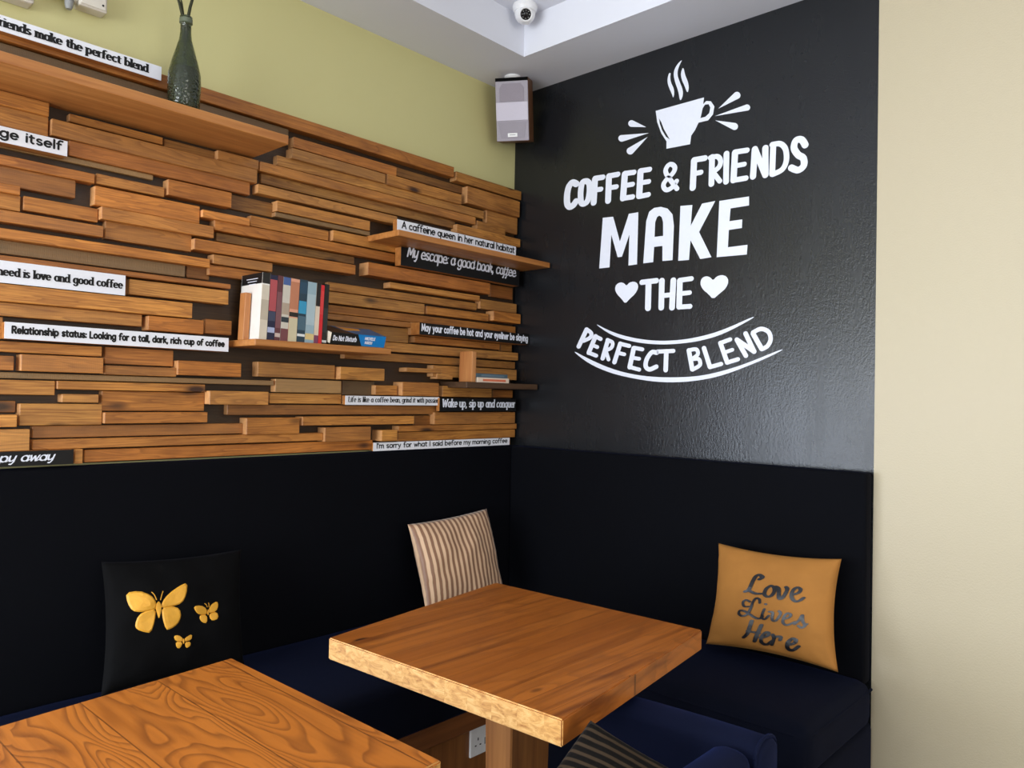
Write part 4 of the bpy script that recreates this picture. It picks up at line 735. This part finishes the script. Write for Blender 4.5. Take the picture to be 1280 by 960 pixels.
# lying book with its writing on the spine
def dnd():
    x1, y0, y1, z0 = .187, -1.098, -.872, 1.517
    t = thing('paperback_book', 'black and blue paperback lying flat with Do Not Disturb on its spine', 'book', (x1-.07, (y0+y1)/2, z0))
    R_ = Matrix.Rotation(radians(17), 3, 'Y'); pv = (x1, 0, z0); th = .040; d = .105
    blk, blu, ora = flat('cover_black', srgb(20, 22, 24), .35), flat('cover_blue', srgb(20, 130, 205), .35), flat('cover_orange', srgb(220, 150, 60), .4)
    def put(name, b, m): bmesh.ops.rotate(b, verts=list(b.verts), cent=pv, matrix=R_); return obj(name, b, m, t)
    b = nb(); k = .0012
    add_box(b, x1-d, x1, y0, y1, z0, z0+k); add_box(b, x1-d, x1, y0, y1, z0+th-k, z0+th); add_box(b, x1-k, x1, y0, y1, z0+k, z0+th-k); put('cover', b, blk)
    b = nb(); add_box(b, x1-d+.003, x1-k, y0+.002, y1-.002, z0+k, z0+th-k); put('page_block', b, M['paper'])
    ys = y0+(y1-y0)*.47
    b = nb(); add_prism(b, [(x1, ys, z0+th), (x1, y1, z0+th), (x1, y1, z0), (x1, ys+.022, z0)], (.0006, 0, 0)); put('spine_panel', b, blu)
    b = nb(); add_prism(b, [(x1-.001, ys, z0+th), (x1-.001, y1, z0+th), (x1-d, y1, z0+th), (x1-d, ys-.05, z0+th)], (0, 0, .0005)); put('cover_panel', b, flat('cover_blue_grey', srgb(58, 104, 148), .4, .5, 0, .5, 90))
    b = nb(); add_prism(b, [(x1-.045, ys-.02, z0+th), (x1-.06, ys+.05, z0+th), (x1-.09, ys+.06, z0+th), (x1-.1, ys-.03, z0+th)], (0, 0, .001)); put('cover_picture', b, ora)
    fn = lambda u, v: (x1+.0011, u, v)
    b = nb()
    sign_lettering(b, 'Do Not Disturb', 'heavy', fn, y0+.007, ys-.002, z0+.014, .010, .2)
    put('title_lettering', b, M['mural_white']); b = nb()
    sign_lettering(b, 'MICHELE', 'heavy', fn, ys+.03, y1-.045, z0+.0235, .006, .22)
    sign_lettering(b, 'MARSH', 'heavy', fn, ys+.032, y1-.055, z0+.009, .006, .22)
    put('author_lettering', b, M['mural_white'])
dnd()
def flat_book(label, x0, x1, y0, y1, z0, th, col, stripe=None):
    t = thing('paperback_book', label, 'book', ((x0+x1)/2, (y0+y1)/2, z0), 'books lying on the small dark shelf')
    b = nb(); k = .0012
    add_box(b, x0, x1, y0, y1, z0, z0+k); add_box(b, x0, x1, y0, y1, z0+th-k, z0+th); add_box(b, x1-k, x1, y0, y1, z0+k, z0+th-k); obj('cover', b, flat('cover', srgb(*col), .45), t)
    b = nb(); add_box(b, x0+.003, x1-k, y0+.001, y1-.002, z0+k, z0+th-k); obj('page_block', b, M['paper'], t)
    if stripe: b = nb(); add_box(b, x1, x1+.0005, y0+.03, y1-.02, z0+th*.25, z0+th*.7); obj('spine_band', b, flat('spine_band', srgb(*stripe), .45), t)
flat_book('white book with an orange spine lying at the bottom of the corner shelf pair', .062, .155, -.365, -.178, 1.4085, .020, (236, 214, 190), (226, 120, 84))
flat_book('slate blue book lying on top of the orange spined one', .062, .150, -.37, -.182, 1.429, .016, (74, 96, 108), (100, 120, 130))

# ------------------------------------------------------------------ bottle with stems
def bottle():
    c = (.17, -1.602, 2.1505)
    t = thing('glass_bottle', 'dark green textured glass bottle standing on the top shelf', 'bottle', c)
    pr = [(0, 0), (.036, 0), (.041, .004), (.0435, .03), (.0455, .08), (.044, .115), (.036, .150), (.026, .185), (.0175, .215), (.0150, .235), (.0145, .268), (.0175, .27), (.0175, .282), (.0150, .284), (.0118, .284), (.0118, .235), (.0145, .213), (.023, .183), (.033, .148), (.041, .113), (.0425, .08), (.0405, .03), (.037, .006), (0, .005)]
    b = nb(); add_lathe(b, pr, c, 40); autosmooth(obj('bottle_glass', b, M['glass'], t), 60)
    b = nb(); add_lathe(b, [(0, .0065), (.0355, .0075), (.039, .03), (.041, .08), (.0398, .112), (.0365, .128), (0, .130)], c, 32); autosmooth(obj('filling', b, M['liquid'], t), 60)
    b = nb(); add_lathe(b, [(.0148, .262), (.0182, .264), (.0182, .276), (.0148, .278), (.0148, .262)], c, 32); autosmooth(obj('neck_ring', b, flat('pale_glass_ring', srgb(96, 104, 84), .2), t))
    for nm, lb, dx, dy, hz, w in (('dried_stem', 'dark dried stem leaning left out of the bottle', -.01, -.13, .30, .0042), ('dried_stem', 'thin middle dried stem in the bottle', .0, -.085, .30, .002), ('dried_stem', 'dark dried stem leaning right out of the bottle', .01, .07, .30, .0042)):
        b = nb(); pts = []; rr = []
        for i in range(13):
            f = i/12; pts.append((c[0]+dx*f**4+(.0 if i > 2 else 0), c[1]+(dy*.03)+dy*f**4, c[2]+.14+f*hz)); rr.append(w*(.55+.6*sin(pi*min(1, f*1.05))*.9) if f > .3 else w*.5)
        add_tube(b, pts, rr, 8)
        tag(autosmooth(obj(nm, b, M['stem'], None, False, (c[0], c[1], c[2]+.14)), 60), lb, 'dried stem', 'dried stems in the bottle')
bottle()

# ------------------------------------------------------------------ speaker, camera, electrical boxes
def speaker():
    c = Vector((.120, -.137, 2.594)); w, h, d = .142, .258, .12
    R_ = Matrix.Rotation(radians(32), 4, 'Z') @ Matrix.Rotation(radians(15), 4, 'X')      # front looks along its own -y, turned and tipped down to the room
    t = bpy.data.objects.new('wall_speaker', None); COL.objects.link(t); t.empty_display_size = .05
    t.matrix_basis = Matrix.Translation(c) @ R_
    tag(t, 'small wood veneer loudspeaker with grey grille in the ceiling corner', 'loudspeaker')
    def put(name, b, m, s=False):
        me = bpy.data.meshes.new(name); b.to_mesh(me); b.free(); me.materials.append(m); o = bpy.data.objects.new(name, me); COL.objects.link(o); o.parent = t
        return o
    b = nb(); add_box(b, -w/2, w/2, -d/2, d/2, -h/2, h/2, .002); put('cabinet', b, M['cabinet'])
    b = nb(); add_box(b, -w/2+.001, w/2-.001, -d/2-.006, -d/2, -h/2+.001, h/2-.014, .002); put('grille_frame', b, M['grille'])
    b = nb(); add_box(b, -w/2+.001, w/2-.001, -d/2-.006, -d/2, h/2-.0135, h/2-.0005, .001); put('top_trim', b, flat('black_speaker_trim', srgb(6, 6, 7), .9, .1))
    b = nb(); y = -d/2-.006; add_prism(b, [(-.04, y, .105), (.04, y, .105), (.053, y, .085), (.053, y, .032), (-.053, y, .032), (-.053, y, .085)], (0, -.002, 0)); put('tweeter_grille', b, flat('upper_grille_cloth', srgb(150, 142, 152), .6, .3, 0, .25, 400))
    b = nb(); add_box(b, -w/2+.002, w/2-.002, y-.0035, y, -.045, .030, .001); put('middle_grille', b, M['grille_light'])
    b = nb(); add_prism(b, [(-.062, y, -.050), (.062, y, -.050), (.05, y, -.118), (-.05, y, -.118)], (0, -.002, 0)); put('woofer_grille', b, flat('lower_grille_cloth', srgb(158, 152, 162), .6, .3, 0, .25, 400))
    b = nb(); add_box(b, -.021, .021, y-.004, y-.002, -.112, -.096, .001); put('badge', b, M['plastic'])
    b = nb(); add_box(b, -.013, .013, y-.0046, y-.004, -.105, -.102); put('badge_lettering', b, M['greyplastic'])
    b = nb(); add_box(b, -.02, .02, d/2, d/2+.03, -.02, .05, .002); put('wall_bracket', b, M['dark'])
speaker()
def ring():
    c = (.135, -.17, SOF)
    b = nb(); add_lathe(b, [(0, 0), (.036, 0), (.036, -.006), (.030, -.012), (.022, -.012), (.02, -.006), (0, -.006)], c, 32)
    tag(autosmooth(obj('ceiling_ring', b, M['plastic'], None, False, c), 40), 'small round white ceiling fitting just above the loudspeaker', 'ceiling fitting')
ring()
def dome():
    c = Vector((.372, -.362, UPC))
    t = thing('security_camera', 'white dome security camera hanging in the corner of the ceiling tray', 'security camera', tuple(c))
    b = nb(); add_lathe(b, [(0, 0), (.047, 0), (.049, -.005), (.047, -.018), (.042, -.027), (0, -.027)], c, 40); autosmooth(obj('mounting_base', b, M['plastic'], t), 40)
    b = nb(); s = c+Vector((0, 0, -.032)); r = .0405
    add_lathe(b, [(0, r)]+[(r*sin(pi*i/16), r*cos(pi*i/16)) for i in range(1, 16)]+[(0, -r)], s, 36); autosmooth(obj('eyeball', b, M['plastic'], t), 60)
    dirv = (Vector((2.38, -2.58, 1.35))-s).normalized(); dirv = (dirv+Vector((.12, .0, -.1))).normalized()
    R_ = dirv.to_track_quat('Z', 'Y').to_matrix().to_4x4()
    def put(name, prof, m):
        b = nb(); add_lathe(b, prof, (0, 0, 0), 32); b.transform(Matrix.Translation(s) @ R_); return autosmooth(obj(name, b, m, t), 40)
    put('lens_hood', [(.027, .027), (.027, .0435), (.0235, .0455), (.0205, .043), (.0205, .036), (.027, .027)], M['plastic'])
    put('lens_window', [(0, .0425), (.0205, .0425), (.0205, .036), (0, .036)], M['lens'])
    put('lens', [(.0, .0445), (.007, .0445), (.009, .0432), (.009, .042), (0, .042)], M['dark'])
    for k in range(8):
        a = 2*pi*k/8; b = nb(); add_lathe(b, [(0, .0432), (.0018, .0432), (.0018, .042), (0, .042)], (.0145*cos(a), .0145*sin(a), 0), 10); b.transform(Matrix.Translation(s) @ R_); obj('infrared_lamp', b, M['greyplastic'], t)
dome()
def boxes():
    t = thing('junction_box', 'ivory electrical junction box high on the green wall near the bottle', 'junction box', (0, -1.80, 2.42))
    b = nb(); add_box(b, .0, .045, -1.846, -1.772, 2.418, 2.50, .004, 2); obj('box_body', b, M['pvc'], t)
    b = nb(); add_box(b, .045, .049, -1.842, -1.776, 2.422, 2.496, .002); obj('box_lid', b, M['pvc'], t)
    for y, z in ((-1.785, 2.435), (-1.785, 2.484)): b = nb(); add_lathe(b, [(0, .0), (.003, 0), (.003, .0012), (0, .0012)], (0, 0, 0), 10); b.transform(Matrix.Translation((.049, y, z)) @ Matrix.Rotation(pi/2, 4, 'Y')); obj('screw', b, M['dark'], t)
    b = nb(); add_tube(b, [(.022, -1.935, 2.436), (.022, -1.846, 2.436)], .011, 14); tag(autosmooth(obj('conduit_pipe', b, M['pvc'], None, False, (.022, -1.89, 2.436))), 'ivory conduit pipe joining the two electrical boxes on the green wall', 'conduit')
    b = nb(); add_lathe(b, [(0, 0), (.007, 0), (.009, .004), (.011, .012), (.011, .022), (.013, .024), (.013, .036), (0, .036)], (.035, -1.868, 2.398), 18); tag(autosmooth(obj('cable_gland', b, M['greyplastic'], None, False, (.035, -1.868, 2.398))), 'grey cable gland hanging under the conduit pipe', 'cable gland')
    t = thing('junction_box', 'ivory electrical box at the upper left edge of the green wall', 'junction box', (0, -2.0, 2.38))
    b = nb(); add_box(b, 0, .05, -2.10, -1.955, 2.372, 2.50, .006, 2); obj('box_body', b, M['pvc'], t)
    b = nb(); add_box(b, .05, .054, -2.094, -1.961, 2.378, 2.494, .002); obj('box_lid', b, M['pvc'], t)
boxes()
for o in bpy.data.objects:
    if o.type == 'MESH': o.data.update()
